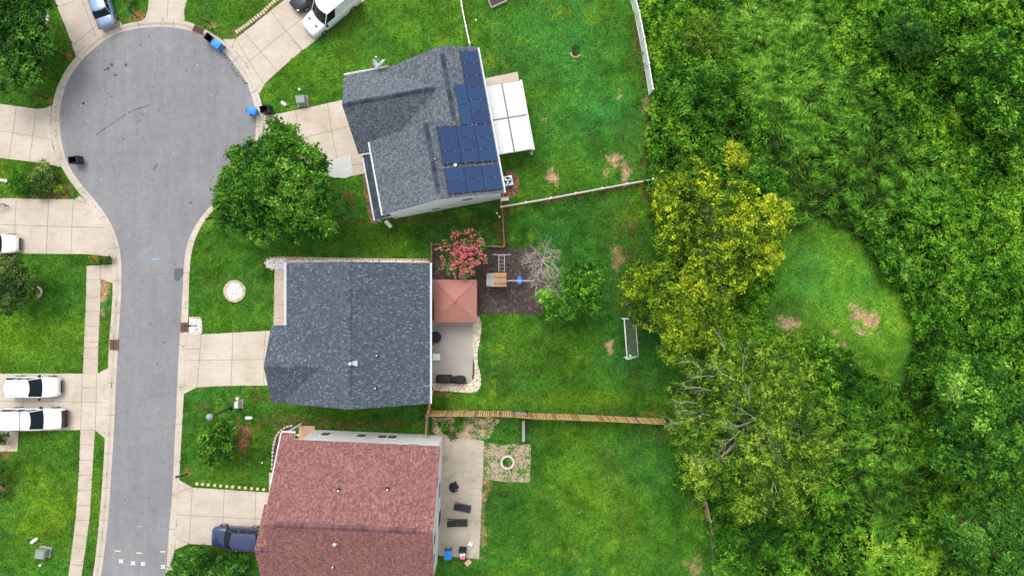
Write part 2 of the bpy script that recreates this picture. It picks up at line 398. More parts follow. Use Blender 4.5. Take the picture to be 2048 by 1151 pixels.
def leafmat(name, stops, trans=.14, rough=.75, clump=None):
    t = NT(name)
    a = t.n('ShaderNodeAttribute'); a.attribute_name = 'tint'; a.attribute_type = 'GEOMETRY'
    return t.finish(t.ramp(a.outputs['Fac'], stops), rough, spec=.06, trans=trans)
LM = {
 'maple': leafmat('maple_leaves', [(0, (.010, .035, .006)), (.35, (.030, .115, .012)), (.6, (.080, .225, .020)), (.8, (.17, .38, .035)), (1, (.36, .58, .10))]),
 'dark': leafmat('dark_green_leaves', [(0, (.010, .028, .006)), (.4, (.024, .090, .012)), (.7, (.06, .19, .022)), (1, (.18, .38, .05))]),
 'yellow': leafmat('yellow_green_leaves', [(0, (.020, .045, .006)), (.3, (.065, .135, .010)), (.52, (.125, .235, .012)), (.76, (.29, .41, .018)), (1, (.66, .70, .04))]),
 'yg': leafmat('olive_leaves', [(0, (.018, .045, .008)), (.35, (.060, .140, .015)), (.6, (.13, .26, .018)), (.8, (.23, .38, .028)), (1, (.42, .52, .07))]),
 'bright': leafmat('bright_green_leaves', [(0, (.010, .045, .006)), (.35, (.034, .125, .010)), (.6, (.085, .25, .018)), (.8, (.18, .42, .035)), (1, (.38, .62, .09))]),
 'shrub': leafmat('shrub_leaves', [(0, (.014, .030, .009)), (.4, (.05, .10, .022)), (.75, (.15, .23, .05)), (1, (.36, .42, .14))]),
 'gold': leafmat('golden_leaves', [(0, (.08, .10, .01)), (.5, (.42, .38, .02)), (1, (.80, .62, .05))]),
 'myrtle': leafmat('crepe_myrtle_leaves', [(0, (.018, .040, .012)), (.5, (.06, .14, .03)), (1, (.30, .36, .12))]),
 'flower': leafmat('pink_blossom', [(0, (.55, .03, .12)), (.5, (.82, .10, .22)), (1, (.88, .38, .34))], .2),
 'weed': leafmat('undergrowth_leaves', [(0, (.010, .020, .004)), (.25, (.020, .068, .006)), (.5, (.062, .205, .014)), (.72, (.14, .36, .024)), (1, (.36, .58, .05))]),
 'tall': leafmat('tall_grass_blades', [(0, (.020, .036, .010)), (.3, (.040, .105, .012)), (.55, (.085, .25, .020)), (.8, (.17, .42, .032)), (1, (.36, .56, .10))]),
 'turf': leafmat('lawn_grass_blades', [(0, (.012, .055, .006)), (.35, (.032, .145, .012)), (.65, (.070, .24, .018)), (1, (.18, .38, .035))]),
}
# ------------------------------------------------------------------ foliage
def leafmesh(name, C, N, size, aspect, tint, mat, parent=None, tangent=None, bend=0.0):
    n = len(C)
    N = N / (np.linalg.norm(N, axis=1, keepdims=True) + 1e-9)
    if tangent is None: tangent = rng.normal(size=(n, 3))
    T = tangent - N * np.sum(tangent * N, axis=1, keepdims=True); T /= (np.linalg.norm(T, axis=1, keepdims=True) + 1e-9)
    B = np.cross(N, T); s = size[:, None]
    V = np.empty((n, 4, 3))
    V[:, 0] = C + T * s; V[:, 1] = C + B * s * aspect; V[:, 2] = C - T * s; V[:, 3] = C - B * s * aspect
    if bend: V[:, 0, 2] -= size * bend; V[:, 2, 2] -= size * bend
    me = bpy.data.meshes.new(name)
    me.vertices.add(n * 4); me.vertices.foreach_set('co', V.reshape(-1).astype(np.float32))
    me.loops.add(n * 4); me.loops.foreach_set('vertex_index', np.arange(n * 4, dtype=np.int32))
    me.polygons.add(n); me.polygons.foreach_set('loop_start', np.arange(0, n * 4, 4, dtype=np.int32)); me.polygons.foreach_set('loop_total', np.full(n, 4, dtype=np.int32))
    a = me.attributes.new('tint', 'FLOAT', 'FACE'); a.data.foreach_set('value', np.clip(tint, 0, 1).astype(np.float32))
    me.materials.append(mat); me.update(calc_edges=True)
    o = bpy.data.objects.new(name, me); COL.objects.link(o)
    if parent is not None: o.parent = parent
    return o

def limbs(mb, base, tips, r0, rg, mat=0, bend=.25):
    """a trunk from base that forks towards the tips"""
    base = Vector(base)
    if not tips: return
    cen = Vector((sum(t[0] for t in tips) / len(tips), sum(t[1] for t in tips) / len(tips), sum(t[2] for t in tips) / len(tips)))
    fork = base + (cen - base) * .35; fork.z = base.z + (cen.z - base.z) * .42
    mb.tube(base, fork, r0, r0 * .75, 8, mat)
    for tp in tips:
        tp = Vector(tp); mid = fork + (tp - fork) * .5 + Vector((rg.uniform(-1, 1), rg.uniform(-1, 1), rg.uniform(0, 1))) * bend * (tp - fork).length * .35
        mb.tube(fork, mid, r0 * .42, r0 * .24, 5, mat, False); mb.tube(mid, tp, r0 * .24, r0 * .06, 4, mat, False)
        for q in range(3):
            e = tp + Vector((rg.uniform(-1, 1), rg.uniform(-1, 1), rg.uniform(-.2, .6))) * .9
            s = mid + (tp - mid) * rg.uniform(.2, .8); mb.tube(s, e, r0 * .10, r0 * .03, 3, mat, False)

def tree(name, label, cat, lobes, mat, base=None, dens=260, leaf=.17, clr=.75, trunk_r=.18, bark='bark', seed=1, low=.25, group=None, tintb=0.0, dark=0.0, cname='crown', extra=None, pale=False, hi=.35, flat=.55):
    """lobes: (px, py, radius in photo px, top height in m)"""
    g = np.random.default_rng(seed); rg = random.Random(seed)
    L = []
    for lb in lobes:
        px, py, rp, zt = lb[:4]
        R_ = rp / PPM * (CAM_H - zt) / CAM_H
        c = P(px, py, zt - R_ * .5)
        L.append((c.x, c.y, zt, R_, lb[4] if len(lb) > 4 else 0.0))
    if base is None:
        base = (sum(l[0] for l in L) / len(L), sum(l[1] for l in L) / len(L))
    root = thing(name, label, cat, (base[0], base[1], 0), 0, group)
    # clumps on the dome of each lobe and inside it
    cl = []
    for x, y, zt, R_, lt in L:
        nc = max(5, int(2.4 * (R_ / clr) ** 2))
        for k in range(nc):
            a = g.uniform(0, 2 * math.pi); q = math.sqrt(g.uniform(0, 1)) * .93
            h = math.sqrt(max(0, 1 - q * q)); dz = R_ * flat
            z = zt - dz * (1 - h) * 1.5 - g.uniform(0, 1) ** 1.5 * .30 * R_ - clr * .5
            rr = q * R_ * (1 + .12 * math.sin(3 * a + seed) + .06 * math.sin(7 * a))
            cl.append((x + rr * math.cos(a), y + rr * math.sin(a), max(z, low + .3), clr * g.uniform(.55, 1.25), lt + g.uniform(-.18, .18)))
    Cs = []; Ns = []; Ts = []; Os = []
    for x, y, z, r, tb in cl:
        LPS = 8; ns = max(3, int(dens * r * r * 1.75 / LPS))
        d = g.normal(size=(ns, 3)); d /= np.linalg.norm(d, axis=1, keepdims=True); n = ns
        d[:, 2] = np.where(d[:, 2] < -.25, -d[:, 2], d[:, 2])
        rad = r * (g.random(n) ** .30) * (1 + .22 * np.sin(4 * d[:, 0] + x * 3) * np.cos(4 * d[:, 1] + y * 3))
        c = np.array([x, y, z]) + d * rad[:, None] * np.array([1, 1, .72])
        # sprigs: a rosette of leaves round each point, sharing one tone
        off = g.normal(size=(ns, LPS, 3)) * np.array([1, 1, .45]) * leaf * 1.0
        nn = (d * .6 + np.array([0, 0, .8]))[:, None, :] + g.normal(size=(ns, LPS, 3)) * .35 + off / leaf * .22
        tt_ = (.42 + tb + tintb + hi * 1.15 * (g.random(ns) ** 1.25 - .42))[:, None] + (g.random((ns, LPS)) - .5) * .26
        Cs.append((c[:, None, :] + off).reshape(-1, 3)); Ns.append(nn.reshape(-1, 3)); Ts.append(tt_.reshape(-1)); Os.append(off.reshape(-1, 3) + g.normal(size=(ns * LPS, 3)) * leaf * .3)
    C = np.concatenate(Cs); N = np.concatenate(Ns); T = np.concatenate(Ts); O = np.concatenate(Os)
    T = T + (fbm(C[:, 0], C[:, 1], 2.2, seed + 5, 3) - .5) * .7
    C = C - np.array([base[0], base[1], 0])
    size = leaf * g.uniform(.55, 1.25, len(C))
    leafmesh(cname, C, N, size, .50, T, LM[mat], root, tangent=O, bend=.15)
    tb = MB(); tips = [(c[0] - base[0], c[1] - base[1], c[2] - .1) for c in cl[::max(1, len(cl) // 28)]]
    limbs(tb, (0, 0, 0), tips, trunk_r, rg)
    tb.build('trunk', M[bark], root)
    if extra: extra(root, base, rg)
    return root

def branchy(mb, p, d, length, r, depth, rg, spread=.6, up=.12, mat=0, kids=3):
    p = Vector(p); d = Vector(d).normalized()
    n = 3
    for k in range(n):
        q = p + d * length / n; mb.tube(p, q, r * (1 - .25 * k / n), r * (1 - .25 * (k + 1) / n), 4 if r > .015 else 3, mat, False); p = q
        d = (d + Vector((rg.uniform(-1, 1), rg.uniform(-1, 1), rg.uniform(-.6, 1) * .6)) * .22 + Vector((0, 0, up))).normalized()
        if depth > 0 and k < n - 1 and rg.random() < .75:
            e = (d + Vector((rg.uniform(-1, 1), rg.uniform(-1, 1), rg.uniform(-.5, .6))) * spread).normalized()
            branchy(mb, p, e, length * .62, r * .5, depth - 1, rg, spread, up, mat, kids)
    if depth > 0:
        for k in range(kids):
            e = (d + Vector((rg.uniform(-1, 1), rg.uniform(-1, 1), rg.uniform(-.5, .6))) * spread).normalized()
            branchy(mb, p, e, length * rg.uniform(.55, .8), r * .58, depth - 1, rg, spread, up, mat, kids)

# ------------------------------------------------------------------ road outline (photo pixels)
IN_PX = [(190, 1185), (201, 1151), (208, 1098), (215, 1044), (221, 952), (227, 861), (229, 800), (233, 730), (236, 668), (240, 611), (242, 560), (241, 513), (233, 475), (213, 431), (175, 384), (138, 338), (123, 290), (117, 240), (122, 196), (137, 156), (156, 127), (180, 102), (205, 82), (231, 67), (262, 58), (293, 54), (332, 53), (362, 57), (385, 63.5), (412, 78), (448, 104), (469, 131), (491, 160), (504, 195), (511, 228), (511, 261), (504, 300), (488, 338), (465, 370), (436, 396), (400, 433), (379, 472), (369, 505), (366, 544), (364, 589), (361, 643), (358, 683), (353, 777), (351, 840), (348, 876), (345, 968), (337, 1059), (332, 1135), (327, 1185)]
OUT_PX = [(176, 1185), (186.6, 1151), (192, 1105), (200, 1029), (207, 937), (210, 876), (213, 820), (216, 746), (218, 690), (222, 640), (225, 600), (226, 550), (222, 497), (212, 456), (188, 419), (153, 381), (122, 334), (106, 294), (101, 245), (106, 200), (117, 168), (133, 137), (153, 113), (172, 91), (192, 74), (218, 60), (244, 50), (283, 42), (322, 39), (361, 40), (389, 48), (421, 65), (448, 82), (474, 105), (494, 132), (508, 162), (519, 188), (527, 225), (527, 265), (518, 308), (502, 348), (476, 378), (441, 405), (419, 428), (400, 456), (387, 486), (380, 527), (378, 574), (377, 633), (373, 699), (368, 786), (365, 840), (362, 890), (360, 937), (355, 1013), (350.6, 1093), (345, 1130), (340, 1185)]
def spline(pts, closed=False, n=6):
    out = []
    for i in range(len(pts) - 1):
        p0 = pts[max(0, i - 1)]; p1 = pts[i]; p2 = pts[i + 1]; p3 = pts[min(len(pts) - 1, i + 2)]
        for k in range(n):
            t = k / n
            out.append(tuple(.5 * (2 * p1[j] + (p2[j] - p0[j]) * t + (2 * p0[j] - 5 * p1[j] + 4 * p2[j] - p3[j]) * t * t + (3 * p1[j] - p0[j] - 3 * p2[j] + p3[j]) * t ** 3) for j in (0, 1)))
    out.append(pts[-1]); return out
def smooth2(pts, it=2):
    pts = [tuple(p) for p in pts]
    for _ in range(it):
        pts = [pts[0]] + [tuple((pts[i - 1][j] + 2 * pts[i][j] + pts[i + 1][j]) / 4 for j in (0, 1)) for i in range(1, len(pts) - 1)] + [pts[-1]]
    return pts
def W2(pts, h=0): return [(P(x, y, h).x, P(x, y, h).y) for x, y in pts]
inn = W2(smooth2(spline(IN_PX, n=4), 5))
outr0 = W2(smooth2(spline(OUT_PX, n=4), 5))
# match the outer line to the inner one by nearest point moving monotonically
def resample_to(inn, out):
    O = np.array(spline(out, n=5)); res = []; j = 0
    for p in inn:
        d = np.hypot(O[j:j + 60, 0] - p[0], O[j:j + 60, 1] - p[1]); j = j + int(np.argmin(d)); res.append(tuple(O[j]))
    return smooth2(res, 2)
outr = resample_to(inn, outr0)
ROADZ = -.10

# ------------------------------------------------------------------ ground (one sheet to the horizon)
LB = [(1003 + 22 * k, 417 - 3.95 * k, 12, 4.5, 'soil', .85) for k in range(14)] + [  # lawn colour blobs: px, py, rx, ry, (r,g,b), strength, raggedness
 (1737, 642, 26, 20, 'tan', 1.0), (1706, 612, 12, 16, 'tan', .8), (1667, 662, 9, 6, 'tan', .9), (1583, 648, 24, 12, 'tan', .7), (1690, 690, 10, 5, 'tan', .6), (1712, 655, 14, 10, 'tan', .7),
 (1222, 683, 9, 11, 'tan', 1.0), (1220, 703, 7, 8, 'tan', .8), (1101, 356, 13, 11, 'tan', 1.0), (1105, 337, 4, 7, 'tan', .8),
 (1228, 322, 16, 16, 'tan', .9), (1250, 345, 9, 18, 'tan', .75), (1212, 345, 8, 8, 'tan', .6), (1090, 237, 11, 5, 'tan', .6), (1240, 185, 5, 10, 'tan', .6), (1283, 150, 6, 30, 'soil', .6), (1272, 60, 6, 60, 'soil', .7), (1292, 210, 8, 20, 'tan', .5), (1292, 300, 10, 40, 'soil', .6),
 (690, 397, 16, 12, 'soil', .9), (703, 408, 9, 14, 'soil', .8), (668, 380, 14, 14, 'soil', .7), (700, 440, 26, 8, 'soil', .5), (660, 450, 30, 8, 'soil', .5),
 (1255, 500, 30, 60, 'soil', .45), (1300, 390, 12, 18, 'soil', .9), (1270, 660, 16, 30, 'soil', .45),
 (484, 885, 15, 32, 'straw', .95), (470, 862, 16, 10, 'straw', .7), (135, 113, 11, 10, 'straw', 1.0), (97, 200, 10, 10, 'straw', 1.0), (276, 32, 15, 11, 'straw', .9), (262, 38, 20, 5, 'straw', .6), (425, 52, 6, 5, 'tan', .7),
 (208, 590, 8, 30, 'tan', .9), (206, 620, 6, 14, 'tan', .6), (216, 575, 5, 10, 'tan', .6),
 (378, 945, 9, 9, 'straw', .8), (870, 800, 10, 16, 'straw', .9), (880, 787, 18, 6, 'straw', .7), (405, 815, 10, 12, 'soil', .6),
 (130, 375, 14, 20, 'straw', .9), (95, 388, 50, 8, 'straw', .8), (75, 35, 20, 22, 'soil', .9), (100, 80, 12, 12, 'soil', .5), (40, 100, 40, 70, 'soil', .5),
 (70, 585, 16, 18, 'soil', .7), (10, 905, 10, 15, 'straw', .8), (5, 960, 8, 40, 'straw', .8), (5, 515, 12, 10, 'straw', .9), (690, 60, 8, 8, 'soil', .2), (480, 68, 30, 10, 'straw', .6),
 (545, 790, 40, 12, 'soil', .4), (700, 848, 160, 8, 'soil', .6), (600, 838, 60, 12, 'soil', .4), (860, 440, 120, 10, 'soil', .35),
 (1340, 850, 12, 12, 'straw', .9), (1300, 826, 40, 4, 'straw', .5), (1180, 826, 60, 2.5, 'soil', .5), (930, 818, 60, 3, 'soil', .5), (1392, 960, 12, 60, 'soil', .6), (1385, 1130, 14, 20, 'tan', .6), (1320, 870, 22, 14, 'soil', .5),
 (1150, 392, 150, 5, 'soil', .0), (1010, 450, 7, 45, 'soil', .8), (975, 470, 30, 16, 'soil', .5), (998, 440, 8, 40, 'soil', .7),
 (972, 960, 8, 30, 'tan', .6), (965, 1050, 6, 60, 'tan', .6), (990, 975, 30, 14, 'soil', .3), (545, 1095, 30, 20, 'soil', .6), (480, 1100, 60, 14, 'soil', .5), (1820, 880, 7, 16, 'soil', .9), (1790, 830, 5, 5, 'tan', .8),
 (1235, 520, 14, 20, 'tan', .4), (1245, 610, 18, 12, 'soil', .5), (1045, 205, 7, 4, 'tan', .2), (1285, 90, 5, 30, 'tan', .5),
]
ZC = [ # broad lawn tints: px,py,rx,ry, yellow(+)/blue(-), brightness factor; some low ones paint in shade by houses and trees
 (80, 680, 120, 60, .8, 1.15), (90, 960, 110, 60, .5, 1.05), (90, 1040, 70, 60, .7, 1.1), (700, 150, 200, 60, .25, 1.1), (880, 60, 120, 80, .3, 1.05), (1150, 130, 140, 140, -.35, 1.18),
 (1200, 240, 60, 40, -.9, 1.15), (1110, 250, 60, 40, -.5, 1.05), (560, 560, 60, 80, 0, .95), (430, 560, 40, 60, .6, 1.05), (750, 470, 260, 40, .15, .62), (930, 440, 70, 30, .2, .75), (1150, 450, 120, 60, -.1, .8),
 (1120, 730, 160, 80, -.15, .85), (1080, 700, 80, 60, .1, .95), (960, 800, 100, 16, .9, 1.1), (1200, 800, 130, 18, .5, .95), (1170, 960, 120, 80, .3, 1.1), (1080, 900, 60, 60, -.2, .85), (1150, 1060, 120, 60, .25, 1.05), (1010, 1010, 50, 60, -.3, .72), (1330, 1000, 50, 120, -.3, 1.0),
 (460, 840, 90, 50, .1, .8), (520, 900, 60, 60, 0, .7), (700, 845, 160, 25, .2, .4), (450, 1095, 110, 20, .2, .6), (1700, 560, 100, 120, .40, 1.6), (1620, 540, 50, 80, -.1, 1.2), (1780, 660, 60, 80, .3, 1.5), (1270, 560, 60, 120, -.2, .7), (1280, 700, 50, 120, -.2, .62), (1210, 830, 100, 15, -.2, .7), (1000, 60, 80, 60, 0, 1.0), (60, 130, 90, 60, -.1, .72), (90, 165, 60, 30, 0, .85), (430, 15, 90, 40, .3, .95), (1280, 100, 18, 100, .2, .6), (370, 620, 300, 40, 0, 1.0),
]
CC = {'tan': (.44, .30, .18), 'soil': (.13, .085, .04), 'straw': (.30, .155, .08)}
def make_ground():
    xs = np.concatenate([[-900, -300, -100], np.arange(-54, 54.01, .22), [100, 300, 900]])
    ys = np.concatenate([[-900, -300, -80], np.arange(-31, 31.01, .22), [80, 300, 900]])
    X, Y = np.meshgrid(xs, ys); nx, ny = len(xs), len(ys)
    px = X * PPM + 1024; py = -Y * PPM + 575.5
    g1 = fbm(X, Y, 5.5, 3, 4); g2 = fbm(X, Y, 1.3, 9, 4); g3 = fbm(X, Y, .5, 15, 3)
    yel = (g1 - .5) * 1.3; bri = 1 + (g2 - .5) * .55 + (g3 - .5) * .5
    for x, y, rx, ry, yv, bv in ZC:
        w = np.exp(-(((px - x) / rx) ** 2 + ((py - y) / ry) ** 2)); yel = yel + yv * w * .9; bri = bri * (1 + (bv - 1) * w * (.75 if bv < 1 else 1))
    base = np.array([.053, .170, .018]); ye = np.array([.125, .235, .012]); bl = np.array([.028, .170, .040])
    yy = np.clip(yel, -1, 1)[..., None]
    c = np.where(yy > 0, base * (1 - yy) + ye * yy, base * (1 + yy) + bl * (-yy)) * bri[..., None]
    # clumps of yellow weed and dark weed
    w = sm(.60, .70, fbm(X, Y, .9, 40, 3)) * sm(.50, .62, fbm(X, Y, 7, 41, 2)); c = c * (1 - .4 * w[..., None]) + np.array([.16, .27, .015]) * .5 * w[..., None]
    w = sm(.50, .72, fbm(X, Y, 1.3, 44, 3)); c = c * (1 - .30 * w[..., None]); w = sm(.52, .7, fbm(X, Y, 4.0, 47, 4)); c = c * (1 - .12 * w[..., None])
    w = sm(.58, .70, fbm(X, Y, 2.3, 52, 4)) * .15; c = c * (1 - w[..., None]) + np.array([.085, .10, .03]) * w[..., None]
    rag = fbm(X, Y, .9, 61, 5); rag2 = fbm(X, Y, .28, 66, 2)
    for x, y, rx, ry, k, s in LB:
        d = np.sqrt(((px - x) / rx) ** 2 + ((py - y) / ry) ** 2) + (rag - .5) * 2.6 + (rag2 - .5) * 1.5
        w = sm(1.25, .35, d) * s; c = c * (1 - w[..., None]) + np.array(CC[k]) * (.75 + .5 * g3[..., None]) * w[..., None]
    # soil under the wild growth on the right
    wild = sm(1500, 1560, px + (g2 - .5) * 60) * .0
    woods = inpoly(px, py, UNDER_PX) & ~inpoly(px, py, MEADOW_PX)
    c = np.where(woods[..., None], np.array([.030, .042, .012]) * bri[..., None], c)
    fe = np.maximum(sm(28.6, 30.8, np.abs(Y)), sm(50.5, 53.5, np.abs(X)))[..., None]; c = c * (1 - fe) + base * .95 * fe   # even turf out to the horizon
    Z = np.zeros_like(X)
    mid = [((a[0] + b[0]) / 2, (a[1] + b[1]) / 2) for a, b in zip(inn, outr)]
    inside = inpoly(X, Y, mid)
    Z = np.where(inside, -.2, Z)
    V = np.stack([X, Y, Z], -1).reshape(-1, 3); idx = np.arange(nx * ny).reshape(ny, nx)
    F = np.stack([idx[:-1, :-1], idx[:-1, 1:], idx[1:, 1:], idx[1:, :-1]], -1).reshape(-1, 4)
    me = bpy.data.meshes.new('ground'); me.vertices.add(len(V)); me.vertices.foreach_set('co', V.reshape(-1).astype(np.float32))
    me.loops.add(F.size); me.loops.foreach_set('vertex_index', F.reshape(-1).astype(np.int32)); me.polygons.add(len(F))
    me.polygons.foreach_set('loop_start', np.arange(0, F.size, 4, dtype=np.int32)); me.polygons.foreach_set('loop_total', np.full(len(F), 4, dtype=np.int32))
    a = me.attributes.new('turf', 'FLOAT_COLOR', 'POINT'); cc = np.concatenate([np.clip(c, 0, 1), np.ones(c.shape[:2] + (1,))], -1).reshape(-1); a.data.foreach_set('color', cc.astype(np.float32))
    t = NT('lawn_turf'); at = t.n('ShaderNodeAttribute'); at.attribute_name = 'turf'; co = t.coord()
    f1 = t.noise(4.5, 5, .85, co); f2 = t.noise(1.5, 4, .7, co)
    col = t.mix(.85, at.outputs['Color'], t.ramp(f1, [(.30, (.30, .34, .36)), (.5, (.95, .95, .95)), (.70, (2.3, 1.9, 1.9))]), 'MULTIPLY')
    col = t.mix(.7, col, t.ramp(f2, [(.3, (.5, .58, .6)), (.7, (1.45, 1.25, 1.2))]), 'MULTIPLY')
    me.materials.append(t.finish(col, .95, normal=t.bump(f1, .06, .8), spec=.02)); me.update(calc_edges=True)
    o = bpy.data.objects.new('ground', me); COL.objects.link(o); o['kind'] = 'structure'
    return o
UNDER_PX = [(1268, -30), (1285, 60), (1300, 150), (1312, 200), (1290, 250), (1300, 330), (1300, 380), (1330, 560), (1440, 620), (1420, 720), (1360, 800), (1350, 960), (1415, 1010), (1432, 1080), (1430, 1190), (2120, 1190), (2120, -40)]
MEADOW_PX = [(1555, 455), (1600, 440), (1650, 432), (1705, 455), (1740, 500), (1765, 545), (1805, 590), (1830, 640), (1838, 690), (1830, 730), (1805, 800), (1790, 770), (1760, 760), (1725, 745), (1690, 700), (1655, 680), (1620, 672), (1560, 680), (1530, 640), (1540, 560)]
ground = make_ground()

# ------------------------------------------------------------------ road, kerb, drives
rb = MB()
mid_in = [(a[0] * .95 + b[0] * .05, a[1] * .95 + b[1] * .05) for a, b in zip(inn, outr)]
rb.face([(p[0], p[1], ROADZ) for p in (mid_in if True else inn)][::1], 0)
def ribbon(mb, pts, w, z, mat, jit=0.0, n=1):
    """thin mark lying on a surface at height z, pts in world xy"""
    for i in range(len(pts) - 1):
        a = Vector((*pts[i], z)); b = Vector((*pts[i + 1], z)); d = b - a
        if d.length < 1e-5: continue
        nrm = Vector((-d.y, d.x, 0)).normalized() * w / 2
        q = [a - nrm, b - nrm, b + nrm, a + nrm]
        mb.face(q, mat)
def crackline(px, w=.05, mat=1, z=ROADZ + .005, jit=2.0):
    pts = []
    for i in range(len(px) - 1):
        for k in range(6):
            t = k / 6; pts.append((px[i][0] * (1 - t) + px[i + 1][0] * t + rnd.uniform(-jit, jit), px[i][1] * (1 - t) + px[i + 1][1] * t + rnd.uniform(-jit, jit)))
    pts.append(px[-1]); ribbon(rb, W2(pts), w, z, mat)
for ln in ([(334, 200), (340, 260), (335, 330), (322, 400)], [(425, 240), (432, 180), (440, 128)], [(440, 128), (460, 132)], [(440, 128), (405, 152)], [(240, 545), (300, 550), (364, 545)],
           [(232, 788), (290, 789), (353, 790)], [(221, 1010), (280, 1015), (338, 1016)], [(290, 1040), (283, 1090), (276, 1151)], [(296, 950), (299, 985), (296, 1010)], [(243, 452), (275, 437)], [(160, 290), (190, 300)], [(420, 300), (400, 340), (375, 400)], [(255, 95), (280, 80)], [(300, 60), (302, 120), (310, 170)], [(430, 130), (420, 160), (410, 200)], [(228, 855), (290, 857), (349, 856)], [(256, 960), (256, 1010)]):
    crackline(ln, .045)
for ln in ([(191, 269), (225, 245), (262, 222), (299, 210)], [(268, 245), (298, 233)]):
    pts = spline(ln, n=10)
    for i in range(0, len(pts) - 1):
        if rnd.random() < .75: ribbon(rb, W2([pts[i], pts[i + 1]]), rnd.uniform(.05, .10), ROADZ + .006, 2)
def blot(px, py, r, mat, z=ROADZ + .007, n=9):
    c = P(px, py); k = [rnd.uniform(.6, 1.3) * r for _ in range(n)]
    rb.face([(c.x + k[i] * math.cos(i * 2 * math.pi / n), c.y + k[i] * math.sin(i * 2 * math.pi / n), z) for i in range(n)], mat)
for x, y, r in ((215, 137, .22), (222, 128, .2), (209, 139, .12), (250, 130, .15), (230, 150, .16), (280, 89, .1), (297, 73, .08), (246, 277, .1), (309, 333, .13), (313, 330, .1), (307, 338, .1), (380, 405, .15), (166, 206, .12), (222, 193, .1), (217, 186, .08), (349, 528, .09), (299, 647, .09), (327, 685, .09), (314, 728, .1), (297, 996, .09), (249, 1000, .08), (195, 103, .08), (190, 165, .08), (355, 122, .07), (317, 220, .1), (165, 207, .08), (286, 230, .08), (276, 237, .06)):
    blot(x, y, r, 2)
for k in range(150):
    x = rnd.uniform(140, 480); y = rnd.uniform(70, 430)
    if (x - 312) ** 2 + (y - 240) ** 2 < 175 ** 2: blot(x, y, rnd.uniform(.025, .06), 2 if rnd.random() < .8 else 4)
for k in range(70): blot(rnd.uniform(245, 345), rnd.uniform(450, 1140), rnd.uniform(.02, .045), 2 if rnd.random() < .7 else 4)
# broken asphalt edge beside the kerb on the right of the turning circle
for k in range(46):
    t = k / 45; x = 452 + 44 * t - 6 * math.sin(t * 3.1); y = 108 + 62 * t; blot(x + rnd.uniform(-5, 1), y + rnd.uniform(-3, 3), rnd.uniform(.03, .11), 2 if k % 3 else 1, ROADZ + .008 + k * .0002)
pp = W2(spline([(349, 537), (364, 536.5), (366, 549), (362, 552), (358, 560), (353, 562), (348, 558), (347, 550), (349, 537)], n=4))
rb.face([(p[0], p[1], ROADZ + .009) for p in pp], 3)
road = struct('road', rb, [M['asphalt'], M['crack'], M['tar'], M['patch'], M['stone_w']])

kb = MB()
prof = [(0.0, ROADZ + .006), (.34, ROADZ + .02), (.52, -.01), (.66, .025), (1.0, .03)]
def kp(i, s, z): a = inn[i]; b = outr[i]; return Vector((a[0] + (b[0] - a[0]) * s, a[1] + (b[1] - a[1]) * s, z))
rows = [[kp(i, s, z) for i in range(len(inn))] for s, z in prof] + [[kp(i, 1.0, -.05) for i in range(len(inn))]]
for i in range(len(rows) - 1):
    for j in range(len(inn) - 1):
        kb.face([rows[i][j], rows[i + 1][j], rows[i + 1][j + 1], rows[i][j + 1]][::-1], 0)
acc = 0
for j in range(1, len(inn) - 1):
    acc += math.hypot(inn[j][0] - inn[j - 1][0], inn[j][1] - inn[j - 1][1])
    if acc > 3.05:
        acc = 0; d = Vector((inn[j + 1][0] - inn[j][0], inn[j + 1][1] - inn[j][1], 0)).normalized() * .025
        for k in range(4):
            a = kp(j, prof[k][0], prof[k][1] + .009); b = kp(j, prof[k + 1][0], prof[k + 1][1] + .009); kb.face([a - d, a + d, b + d, b - d], 1)
ko = kb.build('kerb', [M['kerb'], M['joint']]); ko['kind'] = 'structure'

def slab(name, px, mat, z=.02, joints=(), jw=.045, joff=.004):
    mb = MB(); pts = W2(px); mb.prism(pts, -.06, z, 0)
    for ln in joints:
        w = W2(ln); ribbon(mb, w, jw, z + joff, 1)
    return struct(name, mb, [mat, M['joint']])
slab('driveway', [(105, -25), (110, 0), (117, 20), (135, 64), (152, 112), (172, 92), (192, 75), (218, 61), (245, 50.5), (235, 37), (222, 5), (214, -25)], M['concrete'], joints=[[(162, -25), (164, 0), (186, 58), (191, 73)], [(118, 14), (145, 4), (160, -6)], [(147, 90), (186, 58), (199, 45)], [(150, 105), (160, 103), (170, 92)]])
slab('driveway', [(300, -25), (298, 0), (296, 18), (291, 36), (283, 43), (322, 39.5), (361, 40.5), (370, 42), (368, 23), (374, 0), (378, -25)], M['concrete'], joints=[[(338, -25), (336, 10), (334, 40)]])
slab('driveway', [(448, 82), (446, 79), (471, 78), (487, 66), (541, 22), (571, -1), (600, -25), (765, -25), (730, 0), (643, 72), (585, 117), (530, 167), (522, 182), (519, 188), (508, 163), (494, 132), (474, 105)], M['concrete'], joints=[[(471, 78), (502, 128), (528, 168)], [(489, 66), (520, 102), (555, 143)], [(541, 22), (572, 62), (604, 99)], [(491, 130), (522, 103), (572, 62), (606, 36), (640, 8)], [(471, 78), (464, 96)], [(604, 99), (584, 80)]])
slab('driveway', [(545, 229.5), (575, 224), (690, 199), (712, 260), (735, 345), (706, 352), (655, 352), (618, 345), (560, 350), (506, 352), (519, 306), (528, 265), (527, 230)], M['concrete'], joints=[[(545, 229), (549, 290), (552, 350)], [(591, 221), (600, 285), (606, 345)], [(655, 206), (663, 262), (674, 316)], [(527, 292), (600, 277), (663, 262), (700, 252)], [(702, 310), (705, 330), (708, 352)], [(706, 330), (732, 326)]])
slab('driveway', [(648, 327), (674, 317), (701, 309), (705, 330), (708, 350), (690, 356), (668, 355), (652, 350), (640, 340)], M['concrete_new'], z=.032)
